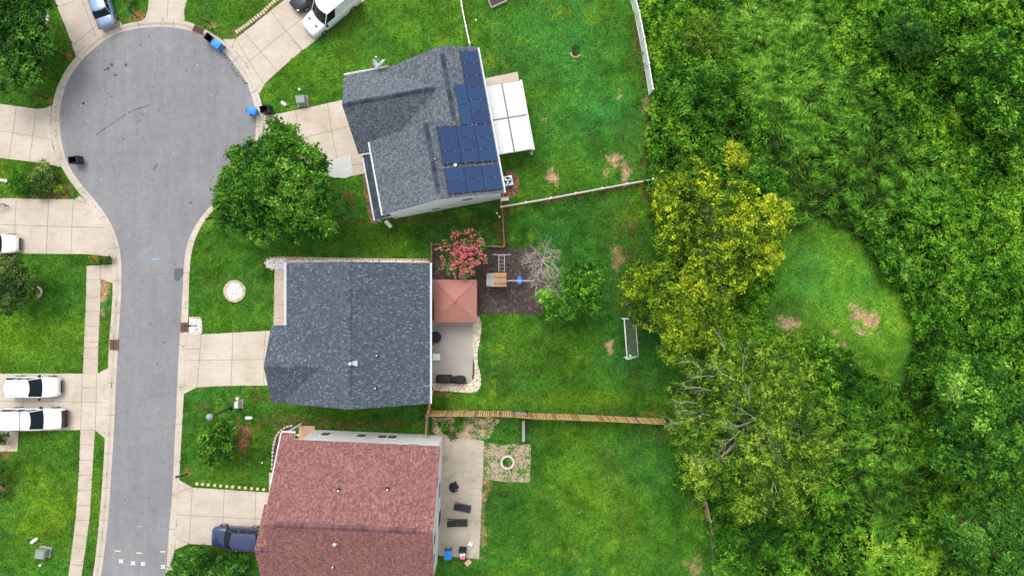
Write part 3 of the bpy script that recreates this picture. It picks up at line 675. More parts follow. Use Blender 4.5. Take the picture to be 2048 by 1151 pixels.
slab('driveway', [(-40, 204), (0, 208), (75, 218), (92, 216), (103, 211), (101, 245), (106, 294), (122, 334), (88, 326), (0, 316), (-40, 314)], M['concrete'], joints=[[(33, 212), (26, 266), (18, 317)], [(73, 218), (66, 272), (59, 321)], [(-40, 259), (0, 262), (66, 272), (103, 279)], [(92, 226), (103, 233)]])
slab('driveway', [(-40, 394), (0, 396), (150, 398.5), (160, 391), (188, 419), (212, 456), (222, 497), (224, 513), (204, 511), (175, 508), (37, 506.5), (-40, 506)], M['concrete'], joints=[[(33, 397), (30, 450), (29, 506)], [(98, 398), (95, 452), (93, 507)], [(147, 399), (144, 453), (142, 507)], [(-40, 448), (0, 449), (95, 452), (208, 455)], [(147, 399), (172, 406)], [(207, 505), (222, 494)]])
slab('pavement', [(173.5, 531.5), (226, 528.5), (226, 566), (202, 558), (200, 621), (197, 683), (195.5, 746), (166, 746), (169, 668), (172, 605)], M['walk'], joints=[[(201, 530), (201, 558)], [(173, 559), (202, 558)], [(172, 595), (200, 594)], [(171, 623), (199, 622)], [(170, 652), (198, 652)], [(169, 682), (197, 684)], [(168, 695), (196, 695)], [(168, 716), (196, 717)]])
slab('driveway', [(-40, 746.5), (195.5, 746.5), (216, 735), (213, 820), (210, 876), (190.5, 859), (161, 859), (38, 862), (-40, 862)], M['concrete'], joints=[[(164.5, 747), (163.5, 803), (161.5, 859)], [(193, 747), (192.5, 803), (190.5, 859)], [(108, 747), (106, 802), (105, 860)], [(-40, 801), (47, 802), (106, 802), (213, 804)], [(47, 780), (46, 822)], [(164, 775), (192, 775)]])
slab('path', [(-40, 862), (37, 862), (35, 902), (-40, 900.5)], M['walk'], z=.026, joints=[[(14, 886), (14, 901)]])
slab('pavement', [(161, 859.5), (190, 859.5), (184.5, 952), (180, 1029), (172, 1090), (163, 1151), (157, 1190), (130, 1190), (137, 1151), (143, 1105), (152.5, 1029), (158.5, 937)], M['walk'], joints=[[(160.5, 888), (188.5, 889)], [(159, 919), (187, 920)], [(158.5, 949), (185, 950)], [(157, 979), (183, 979)], [(155, 1010), (181.5, 1010)], [(152, 1039), (179, 1039)], [(149, 1069), (175, 1071)], [(144, 1094), (171, 1096)], [(141, 1127), (167, 1130)]])
slab('driveway', [(374, 664), (403, 668), (480, 664), (555, 660), (555, 770), (450, 771), (394, 774), (368, 787), (372, 699)], M['concrete'], joints=[[(402.5, 668), (399, 720), (394, 774)], [(466, 665), (464, 720), (462, 771)], [(531, 662), (528, 712), (528, 770)], [(372, 719), (399, 720), (464, 719), (534, 718)], [(371, 697), (401, 697)]])
slab('driveway', [(357, 958), (385, 974), (538, 984), (538, 944), (570, 944), (570, 1100), (513, 1094), (378, 1086.5), (350, 1098), (355, 1013)], M['concrete'], joints=[[(385, 974), (382, 1030), (378, 1086)], [(449, 979), (446, 1033), (445, 1090)], [(512, 983), (510, 1037), (508, 1092)], [(354, 1028), (382, 1030), (446, 1033), (530, 1038)], [(357, 983), (385, 974)], [(352, 1075), (378, 1086)], [(538, 984), (545, 984)]])
slab('path', [(549.5, 537), (572, 537), (572, 652), (547, 654), (548, 600)], M['walk'], joints=[[(549, 559), (568, 559)], [(549, 610), (568, 610)], [(548, 636), (568, 636)]])
slab('patio', [(862, 640), (946, 640), (947, 700), (944, 764), (862, 764)], M['patio'], joints=[[(866, 652), (946, 652)]], jw=.03)
slab('patio', [(864, 551.5), (950, 552.5), (950, 600), (864, 600)], M['patio'], z=.024)
slab('patio', [(876, 868), (890, 876), (945, 877), (968, 881), (966, 950), (962, 1040), (958, 1117), (905, 1112), (860, 1108)], M['patio_tan'], joints=[[(930, 975), (964, 976)], [(878, 1038), (962, 1041)]], jw=.035)
slab('patio', [(965, 158), (1035, 143.6), (1038, 160), (1060, 290), (1000, 310)], M['walk'], z=.03)
def bed(name, px, mat, z=.03, rag=0.0):
    pts = W2(smooth2(spline(px + [px[0]], n=5), 1))
    if rag: pts = [(x + rnd.uniform(-rag, rag), y + rnd.uniform(-rag, rag)) for x, y in pts]
    mb = MB(); mb.prism(pts[:-1], -.02, z, 0); return struct(name, mb, mat)
bed('pebble_bed', [(868, 780), (868, 764), (944, 764), (946, 700), (947, 640), (958, 632), (963, 650), (960, 680), (956, 700), (955, 722), (960, 745), (962, 765), (957, 779), (940, 785), (910, 783)], M['pebble_tan'], rag=.03)
bed('pebble_bed', [(379, 636), (402, 635), (403.5, 667), (379, 665)], M['pebble_white'], rag=.04)
bed('pebble_bed', [(572, 516.5), (545, 516.5), (534, 520), (531, 528), (537, 536), (550, 537.5), (572, 537.5)], M['pebble_white'])
bed('pebble_bed', [(572, 516), (700, 518.5), (860, 520), (860, 532), (700, 532), (572, 532)], M['pebble_tan'], z=.025, rag=.05)
bed('pebble_bed', [(469 + 17.5 * math.cos(a), 582 + 17.5 * math.sin(a)) for a in np.linspace(0, 2 * math.pi, 12, endpoint=False)], M['pebble_white'], z=.05)
bed('mulch_bed', [(864, 489), (935, 490), (1008, 494), (1040, 497), (1078, 496), (1086, 560), (1086, 620), (1072, 627), (1010, 626), (962, 627), (952, 628), (940, 575), (864, 560)], M['mulch'], rag=.06)
bed('mulch_bed', [(1005, 343), (1022, 341), (1036, 352), (1039, 370), (1034, 388), (1020, 398), (1008, 400), (1000, 380)], M['straw'], rag=.06)
bed('mulch_bed', [(724, 352), (738, 350), (756, 438), (748, 446), (740, 443)], M['straw'], rag=.04)
bed('mulch_bed', [(585, 852), (562, 856), (552, 868), (547, 905), (544, 940), (556, 940), (560, 880), (590, 862)], M['mulch'], rag=.03)
bed('gravel_patch', [(862, 834), (900, 833), (995, 836), (990, 850), (984, 862), (972, 880), (940, 878), (890, 877), (866, 862)], M['gravel'], z=.012, rag=.12)
mbp = MB(); mbp.prism(W2([(968, 882), (1000, 890), (1030, 887), (1062, 888), (1060, 964), (1010, 963), (968, 957)]), -.02, .02); struct('paver_square', mbp, M['pavers'])

# survey marks sprayed on the road
mk = MB()
def dash(x0, y0, x1, y1, w, mat, z=ROADZ + .012): ribbon(mk, W2([(x0, y0), (x1, y1)]), w, z, mat)
dash(229, 1101, 240, 1102, .09, 1); dash(271, 1105, 284, 1106, .09, 1); dash(319, 1103, 331, 1103, .09, 1)
for x, y in ((241, 1122), (265, 1126), (285, 1127), (325, 1133)):
    for dx, dy in ((-1, -1), (1, -1), (-1, 1), (1, 1)): dash(x, y, x + dx * 4.5, y + dy * 3.6, .07, 0)
    for q in (((-3, -3), (3, -3)), ((-3, 3), (3, 3)), ((-3, -3), (-3, 3)), ((3, -3), (3, 3))): dash(x + q[0][0], y + q[0][1], x + q[1][0], y + q[1][1], .055, 0, ROADZ + .016)
dash(273, 1052, 284, 1053, .09, 2); dash(279, 1049, 277, 1058, .05, 2, ROADZ + .016); dash(303, 518, 320, 517, .10, 2); dash(306, 522, 316, 514, .06, 2, ROADZ + .016)
struct('road_marking', mk, [M['spray_white'], M['spray_yellow'], M['spray_blue']])
# ------------------------------------------------------------------ houses
def roofplane(mb, pts, mat=0, th=.16, fascia=1):
    """pts in order, planar; UV u = horizontal direction, v = up the slope"""
    p = [Vector(q) for q in pts]; n = (p[1] - p[0]).cross(p[2] - p[0])
    if n.z < 0: p = p[::-1]; n = -n
    n.normalize(); u = Vector((0, 0, 1)).cross(n)
    u = u.normalized() if u.length > 1e-4 else Vector((1, 0, 0)); v = n.cross(u)
    mb.face(p, mat, [(q.dot(u), q.dot(v)) for q in p])
    lo = [q - Vector((0, 0, th)) for q in p]
    mb.face(lo[::-1], fascia)
    for i in range(len(p)):
        j = (i + 1) % len(p); mb.face([p[i], lo[i], lo[j], p[j]], fascia)
def gutter(mb, a, b, out=(0, 0, 0), w=.12, mat=0):
    a = Vector(a); b = Vector(b); d = (b - a).normalized(); n = Vector((-d.y, d.x, 0)); n = n if n.dot(Vector(out)) > 0 else -n
    o0 = n * .004; o1 = n * w
    for q in ([a + o1 + Vector((0, 0, .0)), b + o1, b + o1 - Vector((0, 0, .12)), a + o1 - Vector((0, 0, .12))], [a + o0 - Vector((0, 0, .10)), b + o0 - Vector((0, 0, .10)), b + o1 - Vector((0, 0, .10)), a + o1 - Vector((0, 0, .10))],
              [a + n * (w - .045), b + n * (w - .045), b + o1, a + o1], [a + o0, b + o0, b + n * .03, a + n * .03]):
        mb.face(q, mat)
    L = (b - a).length; k = 0.4
    while k < L:
        c = a + d * k; mb.face([c - d * .02 + o0 + Vector((0, 0, .004)), c + d * .02 + o0 + Vector((0, 0, .004)), c + d * .02 + o1 + Vector((0, 0, .004)), c - d * .02 + o1 + Vector((0, 0, .004))], mat); k += .75
def cap(mb, a, b, w=.17, h=.05, mat=0, slopes=(.5, .5)):
    """ridge cap: two narrow strips over the ridge, lifted, with steps like overlapping caps"""
    a = Vector(a); b = Vector(b); d = (b - a); L = d.length; d.normalize(); n = Vector((-d.y, d.x, 0)).normalized()
    k = 0.0; i = 0
    while k < L - .01:
        e = min(L, k + .30); z0 = Vector((0, 0, h + .012)); z1 = Vector((0, 0, h))
        p, q = a + d * k, a + d * e
        for sgn, sl in ((1, slopes[0]), (-1, slopes[1])):
            dn = n * sgn * w - Vector((0, 0, sl * w))
            f = [p + z0, q + z1, q + z1 + dn, p + z0 + dn]
            if sgn > 0: f = f[::-1]
            mb.face(f, mat, [(k, 0), (e, 0), (e, w), (k, w)])
            mb.face([p + z0 + dn, q + z1 + dn, q + dn - Vector((0, 0, .03)), p + dn - Vector((0, 0, .03))], mat, [(k, 0), (e, 0), (e, w), (k, w)])
        k = e; i += 1
def wall_window(root, frame_name, c, along, up_h, w, h, out, label=None):
    """window on a wall: c centre, along unit vector, out unit vector (local coordinates)"""
    c = Vector(c); al = Vector(along); o = Vector(out); z = Vector((0, 0, 1))
    mb = MB(); fw = .09
    def rect(mb, x0, x1, z0, z1, d0, d1):
        pts = [c + al * x + z * zz + o * dd for dd in (d0, d1) for zz in (z0, z1) for x in (x0, x1)]
        for q in ((0, 2, 3, 1), (4, 5, 7, 6), (0, 1, 5, 4), (1, 3, 7, 5), (3, 2, 6, 7), (2, 0, 4, 6)): mb.face([pts[i] for i in q], 0)
    rect(mb, -w / 2 - fw, -w / 2, -h / 2 - fw, h / 2 + fw, .0, .04); rect(mb, w / 2, w / 2 + fw, -h / 2 - fw, h / 2 + fw, .0, .04)
    rect(mb, -w / 2, w / 2, h / 2, h / 2 + fw, .0, .022); rect(mb, -w / 2, w / 2, -h / 2 - fw, -h / 2, .0, .075); rect(mb, -w / 2, w / 2, -.025, .025, .0, .035)
    f = mb.build('window', M['trim'], root)
    g = MB(); rect(g, -w / 2 + .002, w / 2 - .002, -h / 2 + .002, h / 2 - .002, .004, .03); g.build('pane', M['glass'], f)
def pipe_vent(root, p, h=.35, r=.05, name='vent_pipe'):
    mb = MB(); p = Vector(p)
    mb.tube(p - Vector((0, 0, .2)), p + Vector((0, 0, h)), r, r, 10, 0); mb.lathe([(r * 1.9, -.02), (r * 1.5, .06), (r * 1.05, .10)], 10, p, 1)
    mb.box(p.x - .16, p.x + .16, p.y - .16, p.y + .16, p.z - .03, p.z + .012, 1)
    mb.build(name, [M['white_pl'], M['black']], root)
def hood_vent(root, p, rz=0):
    p = Vector(p); mb = MB(); mb.lathe([(.10, -.1), (.10, .30), (.17, .32), (.18, .40), (.06, .50)], 12, p, 0)
    Mx = Matrix.Translation(p) @ Matrix.Rotation(rz, 4, 'Z')
    mb.face([Mx @ Vector(q) for q in ((.0, -.12, .0), (.48, -.24, -.14), (.48, .24, -.14), (0, .12, .0))], 0)
    mb.face([Mx @ Vector(q) for q in ((.42, -.22, -.12), (.50, -.24, -.14), (.50, .24, -.14), (.42, .22, -.12), (.42, .22, .02), (.42, -.22, .02))][:4], 0)
    mb.build('roof_vent', M['galv'], root)

# ---- middle house (blue-grey roof)
hm = thing('house', 'two storey house under a dark blue grey shingle roof with light speckles, no solar panels', 'house', (-13.5, -4, 0), 0, 'houses on the cul-de-sac')
def bw(mb, name, mats, root, **k): return mb.build(name, mats, root, world=True, **k)
r = MB()
zE, zR, xr = 5.2, 8.15, -13.55; xW, xE_, yN, yS = -19.78, -7.18, 2.19, -10.12
roofplane(r, [(xW, yN, zE), (xr, yN, zR), (xr, yS, zR), (xW, yS, zE)])
roofplane(r, [(xE_, yN, zE), (xr, yN, zR), (xr, yS, zR), (xE_, yS, zE)])
gx, gy0, gy1, gz, gr = -21.16, -3.27, -10.06, 5.02, 6.85; gym = (gy0 + gy1) / 2
def mz(x): return zE + (x - xW) * (zR - zE) / (xr - xW)
xi = xW + (gr - zE) / ((zR - zE) / (xr - xW))
roofplane(r, [(gx, gy0, gz), (gx, gym, gr), (xi + .1, gym, gr), (xW + .05, gy0, gz)])
roofplane(r, [(gx, gy1, gz), (gx, gym, gr), (xi + .1, gym, gr), (xW + .35, gy1, gz)])
rf = bw(r, 'roof', [M['sh_blue'], M['trim']], hm)
for a_ in (((xr, yN - 2.1, zR), (xr, yS + 1.4, zR)), ((gx + .1, gym, gr), (xi - .1, gym, gr))):
    c = MB(); cap(c, *a_, w=.16, h=.07, slopes=(.47, .47)); bw(c, 'ridge_cap', M['sh_blue'], hm)
w = MB(); wx0, wx1, wy0, wy1 = -19.3, -7.6, -9.8, 1.85
for a, b in (((wx0, wy0), (wx1, wy0)), ((wx1, wy0), (wx1, wy1)), ((wx1, wy1), (wx0, wy1)), ((wx0, wy1), (wx0, wy0))):
    w.face([(a[0], a[1], 0), (b[0], b[1], 0), (b[0], b[1], 5.12), (a[0], a[1], 5.12)], 0)
for y in (wy0, wy1): w.face([(wx0, y, 5.12), (wx1, y, 5.12), (xr, y, zR - .25)], 0)
w.face([(-20.8, -9.7, 0), (-20.8, -3.6, 0), (-20.8, -3.6, 4.85), (-20.8, gym, gr - .25), (-20.8, -9.7, 4.85)], 0)
w.face([(-20.8, -9.7, 0), (wx0, -9.7, 0), (wx0, -9.7, 4.9), (-20.8, -9.7, 4.9)], 0); w.face([(-20.8, -3.6, 0), (wx0, -3.6, 0), (wx0, -3.6, 4.9), (-20.8, -3.6, 4.9)], 0)
bw(w, 'wall', M['siding_cream'], hm)
g = MB(); gutter(g, (xW, yN, zE), (xW, -3.25, zE), (-1, 0, 0), .16); bw(g, 'gutter', M['gutter'], hm)
g = MB(); gutter(g, (xE_, yN, zE), (xE_, yS, zE), (1, 0, 0), .15); bw(g, 'gutter', M['gutter'], hm)
g = MB(); g.box(-20.86, -20.81, -8.9, -4.4, 0.02, 2.3); bw(g, 'garage_door', M['trim'], hm)
for y, z, ww, hh in ((0.4, 3.9, 1.0, 1.2), (-2.2, 3.9, 1.0, 1.2), (-6.0, 3.9, .9, 1.2), (-8.6, 3.9, 1.0, 1.2), (-1.0, 1.4, 1.6, 1.3), (-8.4, 1.4, 1.2, 1.3)):
    wall_window(hm, 'window', (wx1 - hm.location.x, y - hm.location.y, z), (0, 1, 0), 0, ww, hh, (1, 0, 0))
g = MB(); g.box(wx1 + .004, wx1 + .10, -5.6, -4.0, .02, 2.15); d = bw(g, 'patio_door', M['trim'], hm)
g = MB(); g.box(wx1 + .104, wx1 + .12, -5.45, -4.15, .2, 2.02); o = bw(g, 'pane', M['glass'], hm); o.parent = d
pv = P(757, 708.5, 6.6); pipe_vent(hm, (pv.x - hm.location.x, pv.y - hm.location.y, zR + (pv.x - xr) * -(zR - zE) / (xE_ - xr) * -1 if False else zR - (pv.x - xr) * (zR - zE) / (xE_ - xr)))
pv = P(754, 773, 6.6); pipe_vent(hm, (pv.x - hm.location.x, pv.y - hm.location.y, zR - (pv.x - xr) * (zR - zE) / (xE_ - xr)))
pv = P(701, 727, 8.3); hood_vent(hm, (pv.x - hm.location.x, pv.y - hm.location.y, 8.1))

# ---- solar house (rotated)
SO = Vector((-.657, 8.35, 0)); hs_ = thing('house', 'two storey house with a grey shingle roof carrying blue solar panels', 'house', SO, R(10.48), 'houses on the cul-de-sac')
r = MB(); zE, s = 5.2, .57; xS, zS = -5.45, 8.3; xN = -3.12; zN = zE - s * xN
yN, yM = 13.0, 6.5
roofplane(r, [(0, 0, zE), (0, yM, zE), (xS, yM, zS), (xS, 0, zS)])
roofplane(r, [(0, yM, zE), (0, yN, zE), (xN, yN, zN), (xN, yM, zN)])
roofplane(r, [(-10.85, 0, zE), (-10.85, yM, zE), (xS, yM, zS), (xS, 0, zS)])
roofplane(r, [(xN, yM - .2, zN), (xN, yN, zN), (-8.1, yN, zN + s * (-8.1 - xN)), (-8.1, 10, zN + s * (-8.1 - xN)), (-9.4, 10, zN + s * (-9.4 - xN)), (-9.4, yM - .2, zN + s * (-9.4 - xN))])
gy, gzr, gze, gx = 9.75, 6.5, 3.1, -12.35; gs = .93
roofplane(r, [(gx, gy, gzr), (-3.9, gy, gzr), (-8.0, 13.4, gze), (gx, 13.4, gze)], mat=0)
roofplane(r, [(gx, gy, gzr), (-3.9, gy, gzr), (-9.3, 6.1, gze), (gx, 6.1, gze)], mat=0)
r.build('roof', [M['sh_grey'], M['trim']], hs_)
for a_, sl in ((((xS, .6, zS), (xS, yM, zS)), .57), (((xN, yM + .1, zN), (xN, yN - .7, zN)), .57), (((gx + .1, gy, gzr), (-4.4, gy, gzr)), .9)):
    c = MB(); cap(c, *a_, w=.19, h=.08, slopes=(sl, sl)); c.build('ridge_cap', M['sh_cap'], hs_)
r = MB(); roofplane(r, [(-10.5, 0, 3.45), (-10.5, 6.25, 3.45), (-12.03, 6.05, 2.8), (-12.03, 0, 2.8)]); r.build('porch_roof', [M['sh_cap'], M['trim']], hs_)
w = MB(); X0, X1, Y0 = -10.5, -.35, .2
w.face([(X0, Y0, 0), (X1, Y0, 0), (X1, Y0, zE), (xS, Y0, zS - .2), (X0, Y0, zE)], 0)
w.face([(X1, Y0, 0), (X1, 12.7, 0), (X1, 12.7, zE + .05), (X1, Y0, zE + .05)], 0)
w.face([(X0, Y0, 0), (X0, yM - .3, 0), (X0, yM - .3, zE), (X0, Y0, zE)], 0)
w.face([(X0, yM - .3, 0), (X1, yM - .3, 0), (X1, yM - .3, zE), (xS, yM - .3, zS - .2), (X0, yM - .3, zE)], 0)
w.face([(-8, 12.7, 0), (X1, 12.7, 0), (X1, 12.7, zE), (xN, 12.7, zN - .2), (-8, 12.7, 4.0)], 0)
w.face([(-8, 12.7, 0), (-8, 10, 0), (-8, 10, 4.0), (-8, 12.7, 4.0)], 0)
w.face([(-12.05, 6.4, 0), (-12.05, 13.1, 0), (-12.05, 13.1, 3.1), (-12.05, gy, 6.2), (-12.05, 6.4, 3.1)], 0)
w.face([(-12.05, 13.1, 0), (-8, 13.1, 0), (-8, 13.1, 3.1), (-12.05, 13.1, 3.1)], 0); w.face([(-12.05, 6.4, 0), (-10.5, 6.4, 0), (-10.5, 6.4, 3.1), (-12.05, 6.4, 3.1)], 0)
w.build('wall', M['siding'], hs_)
for a, b, o in (((0, 0, zE), (0, 12.9, zE), (1, 0, 0)), ((-10.85, 0, zE), (-10.85, yM, zE), (-1, 0, 0)), ((-12.03, 0, 2.8), (-12.03, 6.05, 2.8), (-1, 0, 0)), ((gx, 13.4, gze), (-8.3, 13.4, gze), (0, 1, 0)), ((-12.35, 6.1, gze), (-10.9, 6.1, gze), (0, -1, 0))):
    g = MB(); gutter(g, a, b, o, .13); g.build('gutter', M['gutter'], hs_)
g = MB()
for x in (-11.9, -10.45): g.tube((x, .12, 0), (x, .12, 2.8), .07, .07, 8)
g.box(-12.0, -10.4, .05, .2, 2.55, 2.75); g.build('porch_post', M['trim'], hs_)
g = MB(); g.box(-12.1, -12.055, 7.3, 12.2, .02, 2.25); g.build('garage_door', M['trim'], hs_)
for x, z, ww, hh in ((-3.35, 3.9, .9, .9), (-6.5, 1.5, .8, .9), (-2.9, 1.3, .5, .5)):
    if ww > .6: wall_window(hs_, 'window', (x, Y0, z), (1, 0, 0), 0, ww, hh, (0, -1, 0))
def panel(x0, x1, y0, y1):
    """solar panel on the east slope between plan offsets (local x measured from the eave, negative)"""
    mb = MB(); up = Vector((s, 0, 1)).normalized() * .14; th = Vector((s, 0, 1)).normalized() * .045
    q = [Vector((x, y, zE - s * x)) + up for x, y in ((x0, y0), (x1, y0), (x1, y1), (x0, y1))]
    e = [Vector((.02, .02, 0)), Vector((-.02, .02, 0)), Vector((-.02, -.02, 0)), Vector((.02, -.02, 0))]
    top = [a + th for a in q]; cen = sum(q, Vector()) / 4
    mb.face(top, 0)
    for i in range(4): mb.face([q[i], q[(i + 1) % 4], top[(i + 1) % 4], top[i]], 1)
    mb.face(q[::-1], 1)
    o = mb.build('solar_panel', [M['solar'], M['black']], hs_); return o
def parr(xs, ys):
    for y0, y1 in ys:
        for x0, x1 in xs: panel(-x1, -x0, y0, y1)
cols = [(.20, 1.67), (1.71, 3.18), (3.22, 4.69)]
parr(cols[:1], [(6.12 + k * 1.07, 6.12 + k * 1.07 + 1.03) for k in range(6)])
parr([(1.71, 2.62)], [(6.12, 7.85), (7.88, 9.61)])
parr(cols, [(2.86 + k * 1.07, 2.86 + k * 1.07 + 1.03) for k in range(3)])
parr(cols, [(.36 + k * 1.07, .36 + k * 1.07 + 1.03) for k in range(2)])
def rail(mb, y, xa, xb, w, dz):
    mb.box(0, 1, 0, 1, 0, 1, 0, Matrix(((xb - xa, 0, 0, xa), (0, w, 0, y), (-s * (xb - xa), 0, .04, zE - s * xa + dz), (0, 0, 0, 1))))
for y0, n, xm in ((6.12, 6, 1.67), (2.86, 3, 4.69), (.36, 2, 4.69)):
    for k in range(n + 1):
        mb = MB(); yy = y0 + k * 1.07 - .045; rail(mb, yy, -xm, -.2, .05, .13); xx = .55; j = 0
        while xx < xm:
            z = zE + s * xx; mb.box(-xx - .025, -xx + .025, yy + .0, yy + .05, z + .17, z + .235, 1); xx += .82 if j % 2 == 0 else .65; j += 1
        mb.build('panel_rail', [M['dark_rail'], M['metal_grey']], hs_)
for x, ya, yb in ((1.69, .36, 2.43), (3.20, .36, 2.43), (1.69, 2.86, 9.6), (3.20, 2.86, 6.0)):
    mb = MB(); z = zE + s * x; mb.box(x * -1 - .014, x * -1 + .014, ya, yb, z + .10, z + .205, 0); mb.build('seam_strip', M['galv'], hs_)
def loc_on(px, py, h):   # photo pixel to solar-house local coordinates
    q = P(px, py, h) - Vector((SO.x, SO.y, 0)); a = R(-10.48); return Vector((q.x * math.cos(a) - q.y * math.sin(a), q.x * math.sin(a) + q.y * math.cos(a), h))
q = loc_on(911, 331, 7.3); pipe_vent(hs_, (q.x, q.y, zE - s * q.x), .3, .13); q = loc_on(870.5, 318, 8.1); pipe_vent(hs_, (q.x, q.y, zE - s * q.x), .12, .05)
# satellite dishes on the garage eave
for i, (px, py, rz) in enumerate(((749, 128, 100), (765, 127, 215))):
    q = loc_on(px, py, 3.9); mb = MB(); base = Vector((q.x, q.y, 3.25)); mb.tube(base, base + Vector((0, 0, .55)), .03, .03, 6)
    Mx = Matrix.Translation(base + Vector((0, 0, .6))) @ Matrix.Rotation(R(rz), 4, 'Z') @ Matrix.Rotation(R(60), 4, 'X')
    rings = []
    for rr in (0, .17, .30, .40): rings.append([Mx @ Vector((rr * math.cos(a) * 1.25, rr * math.sin(a), rr * rr * .7)) for a in np.linspace(0, 2 * math.pi, 15)])
    mb.grid(rings, 0); arm = Mx @ Vector((0, -.3, .75)); mb.tube(Mx @ Vector((0, -.36, .08)), arm, .03, .025, 5); mb.box(-.06, .06, -.05, .05, -.05, .05, 0, Matrix.Translation(arm))
    mb.tube(base + Vector((-.5, 0, .0)), base + Vector((.0, 0, .45)), .02, .02, 4); mb.tube(base + Vector((.45, -.1, 0)), base + Vector((.0, 0, .45)), .02, .02, 4)
    mb.build('satellite_dish', M['galv'], hs_)

# patio cover behind the solar house
pc = thing('patio_cover', 'white ribbed metal patio cover attached behind the solar panel house', 'patio cover', loc_on(1015, 235, 0).x * 0 + 0 and (0, 0, 0) or P(1015, 235, 0), R(10.48))
def cw(px, py, h):   # photo pixel -> patio cover local
    q = P(px, py, h) - Vector(pc.location); a = R(-10.48); return Vector((q.x * math.cos(a) - q.y * math.sin(a), q.x * math.sin(a) + q.y * math.cos(a), h))
A_, B_, C_, D_ = cw(971, 174, 2.9), cw(1042, 160.5, 2.6), cw(1064, 296, 2.6), cw(996, 310, 2.9)
x0, x1 = (A_.x + D_.x) / 2, (B_.x + C_.x) / 2; y1, y0 = (A_.y + B_.y) / 2, (C_.y + D_.y) / 2
def zc(x): return 2.9 - .3 * (x - x0) / (x1 - x0)
xm = x0 + (x1 - x0) * .47; ym = y0 + (y1 - y0) * .50
for xa, xb in ((x0, xm - .07), (xm + .07, x1)):
    for ya, yb in ((y0, ym - .07), (ym + .07, y1)):
        mb = MB(); n = int((yb - ya) / .15)
        for k in range(n):
            u0 = ya + (yb - ya) * k / n; u1 = ya + (yb - ya) * (k + 1) / n; um = u0 + (u1 - u0) * .72
            mb.face([(xa, u0, zc(xa)), (xb, u0, zc(xb)), (xb, um, zc(xb)), (xa, um, zc(xa))], 0)
            mb.face([(xa, um, zc(xa)), (xb, um, zc(xb)), (xb, u1, zc(xb) + .035), (xa, u1, zc(xa) + .035)][:4], 0)
            mb.face([(xa, u1, zc(xa) + .035), (xb, u1, zc(xb) + .035), (xb, u1, zc(xb)), (xa, u1, zc(xa))], 0)
        mb.build('roof_panel', M['rib_white'], pc)
mb = MB()
for (a, b) in (((x0, y0), (x1, y0)), ((x0, y1), (x1, y1)), ((x1, y0), (x1, y1)), ((x0, y0), (x0, y1)), ((xm, y0), (xm, y1)), ((x0, ym), (x1, ym))):
    mb.tube((a[0], a[1], zc(a[0]) - .06), (b[0], b[1], zc(b[0]) - .06), .06, .06, 4)
mb.build('frame', M['metal_grey'], pc)
mb = MB(); gutter(mb, (x1, y0 - .1, 2.58), (x1, y1 + .1, 2.58), (1, 0, 0), .15); mb.build('gutter', M['galv'], pc)
for y in (y0 + .05, ym, y1 - .05):
    mb = MB(); mb.box(x1 - .1, x1 + .02, y - .06, y + .06, 0, 2.55); mb.box(x1 - .14, x1 + .06, y - .1, y + .1, 0, .08); mb.build('post', M['trim'], pc)

# ---- red-roofed house (rotated)
RO = Vector((-6.24, -13.78, 0)); hr = thing('house', 'two storey house with a reddish brown shingle roof and white side walls', 'house', RO, R(-2.55), 'houses on the cul-de-sac')
r = MB(); zE, s = 5.4, .54; yR = -6.3; zR = zE + s * 6.3; xw = -14.0
def rz_(y): return zE + s * (-y if y > yR else 12.6 + y)
roofplane(r, [(0, 0, zE), (0, yR, zR), (xw, yR, zR), (xw, .5, rz_(.5) if False else zE - s * .5), (-12.8, .5, zE - s * .5), (-12.8, 0, zE)])
roofplane(r, [(0, -12.6, zE), (0, yR, zR), (xw, yR, zR), (xw, -12.6, zE)])
gx, gyr, gzr = -15.15, -9.04, 7.3; ge = 5.35
roofplane(r, [(gx, gyr, gzr), (xw + .06, gyr, gzr), (xw + .06, gyr + 3.26, ge), (gx, gyr + 3.26, ge)])
roofplane(r, [(gx, gyr, gzr), (xw + .06, gyr, gzr), (xw + .06, gyr - 3.26, ge), (gx, gyr - 3.26, ge)])
r.build('roof', [M['sh_red'], M['trim']], hr)
for a_ in (((-1.0, yR, zR), (xw + .9, yR, zR)), ((gx + .1, gyr, gzr), (xw - .05, gyr, gzr))):
    c = MB(); cap(c, *a_, w=.22, slopes=(.54, .54)); c.build('ridge_cap', M['sh_capred'], hr)
w = MB(); X0, X1, Y1, Y0 = -12.5, -.3, -.25, -12.3
w.face([(X0, Y1, 0), (X1, Y1, 0), (X1, Y1, zE), (X0, Y1, zE)][::-1], 0)
w.face([(X1, Y1, 0), (X1, Y0, 0), (X1, Y0, zE), (X1, yR, zR - .2), (X1, Y1, zE)], 0)
w.face([(X0, Y0, 0), (X1, Y0, 0), (X1, Y0, zE), (X0, Y0, zE)], 0)
w.face([(X0, Y1, 0), (X0, Y0, 0), (X0, Y0, zE), (X0, yR, zR - .2), (X0, Y1, zE)], 0)
w.face([(-14.8, -12.1, 0), (-14.8, -6.1, 0), (-14.8, -6.1, 5.4), (-14.8, gyr, 7.0), (-14.8, -12.1, 5.4)], 0)
w.face([(-14.8, -6.1, 0), (X0, -6.1, 0), (X0, -6.1, 5.4), (-14.8, -6.1, 5.4)], 0); w.face([(-14.8, -12.1, 0), (X0, -12.1, 0), (X0, -12.1, 5.4), (-14.8, -12.1, 5.4)], 0)
w.face([(-13.8, -6.1, 5.2), (-13.8, 0, 5.2), (-13.8, yR, 8.3)], 0)
w.build('wall', M['siding_cream'], hr)
w = MB(); w.box(-14.0, -12.51, -6.0, .1, 0, .18); w.build('porch_floor', M['tanwall'], hr)
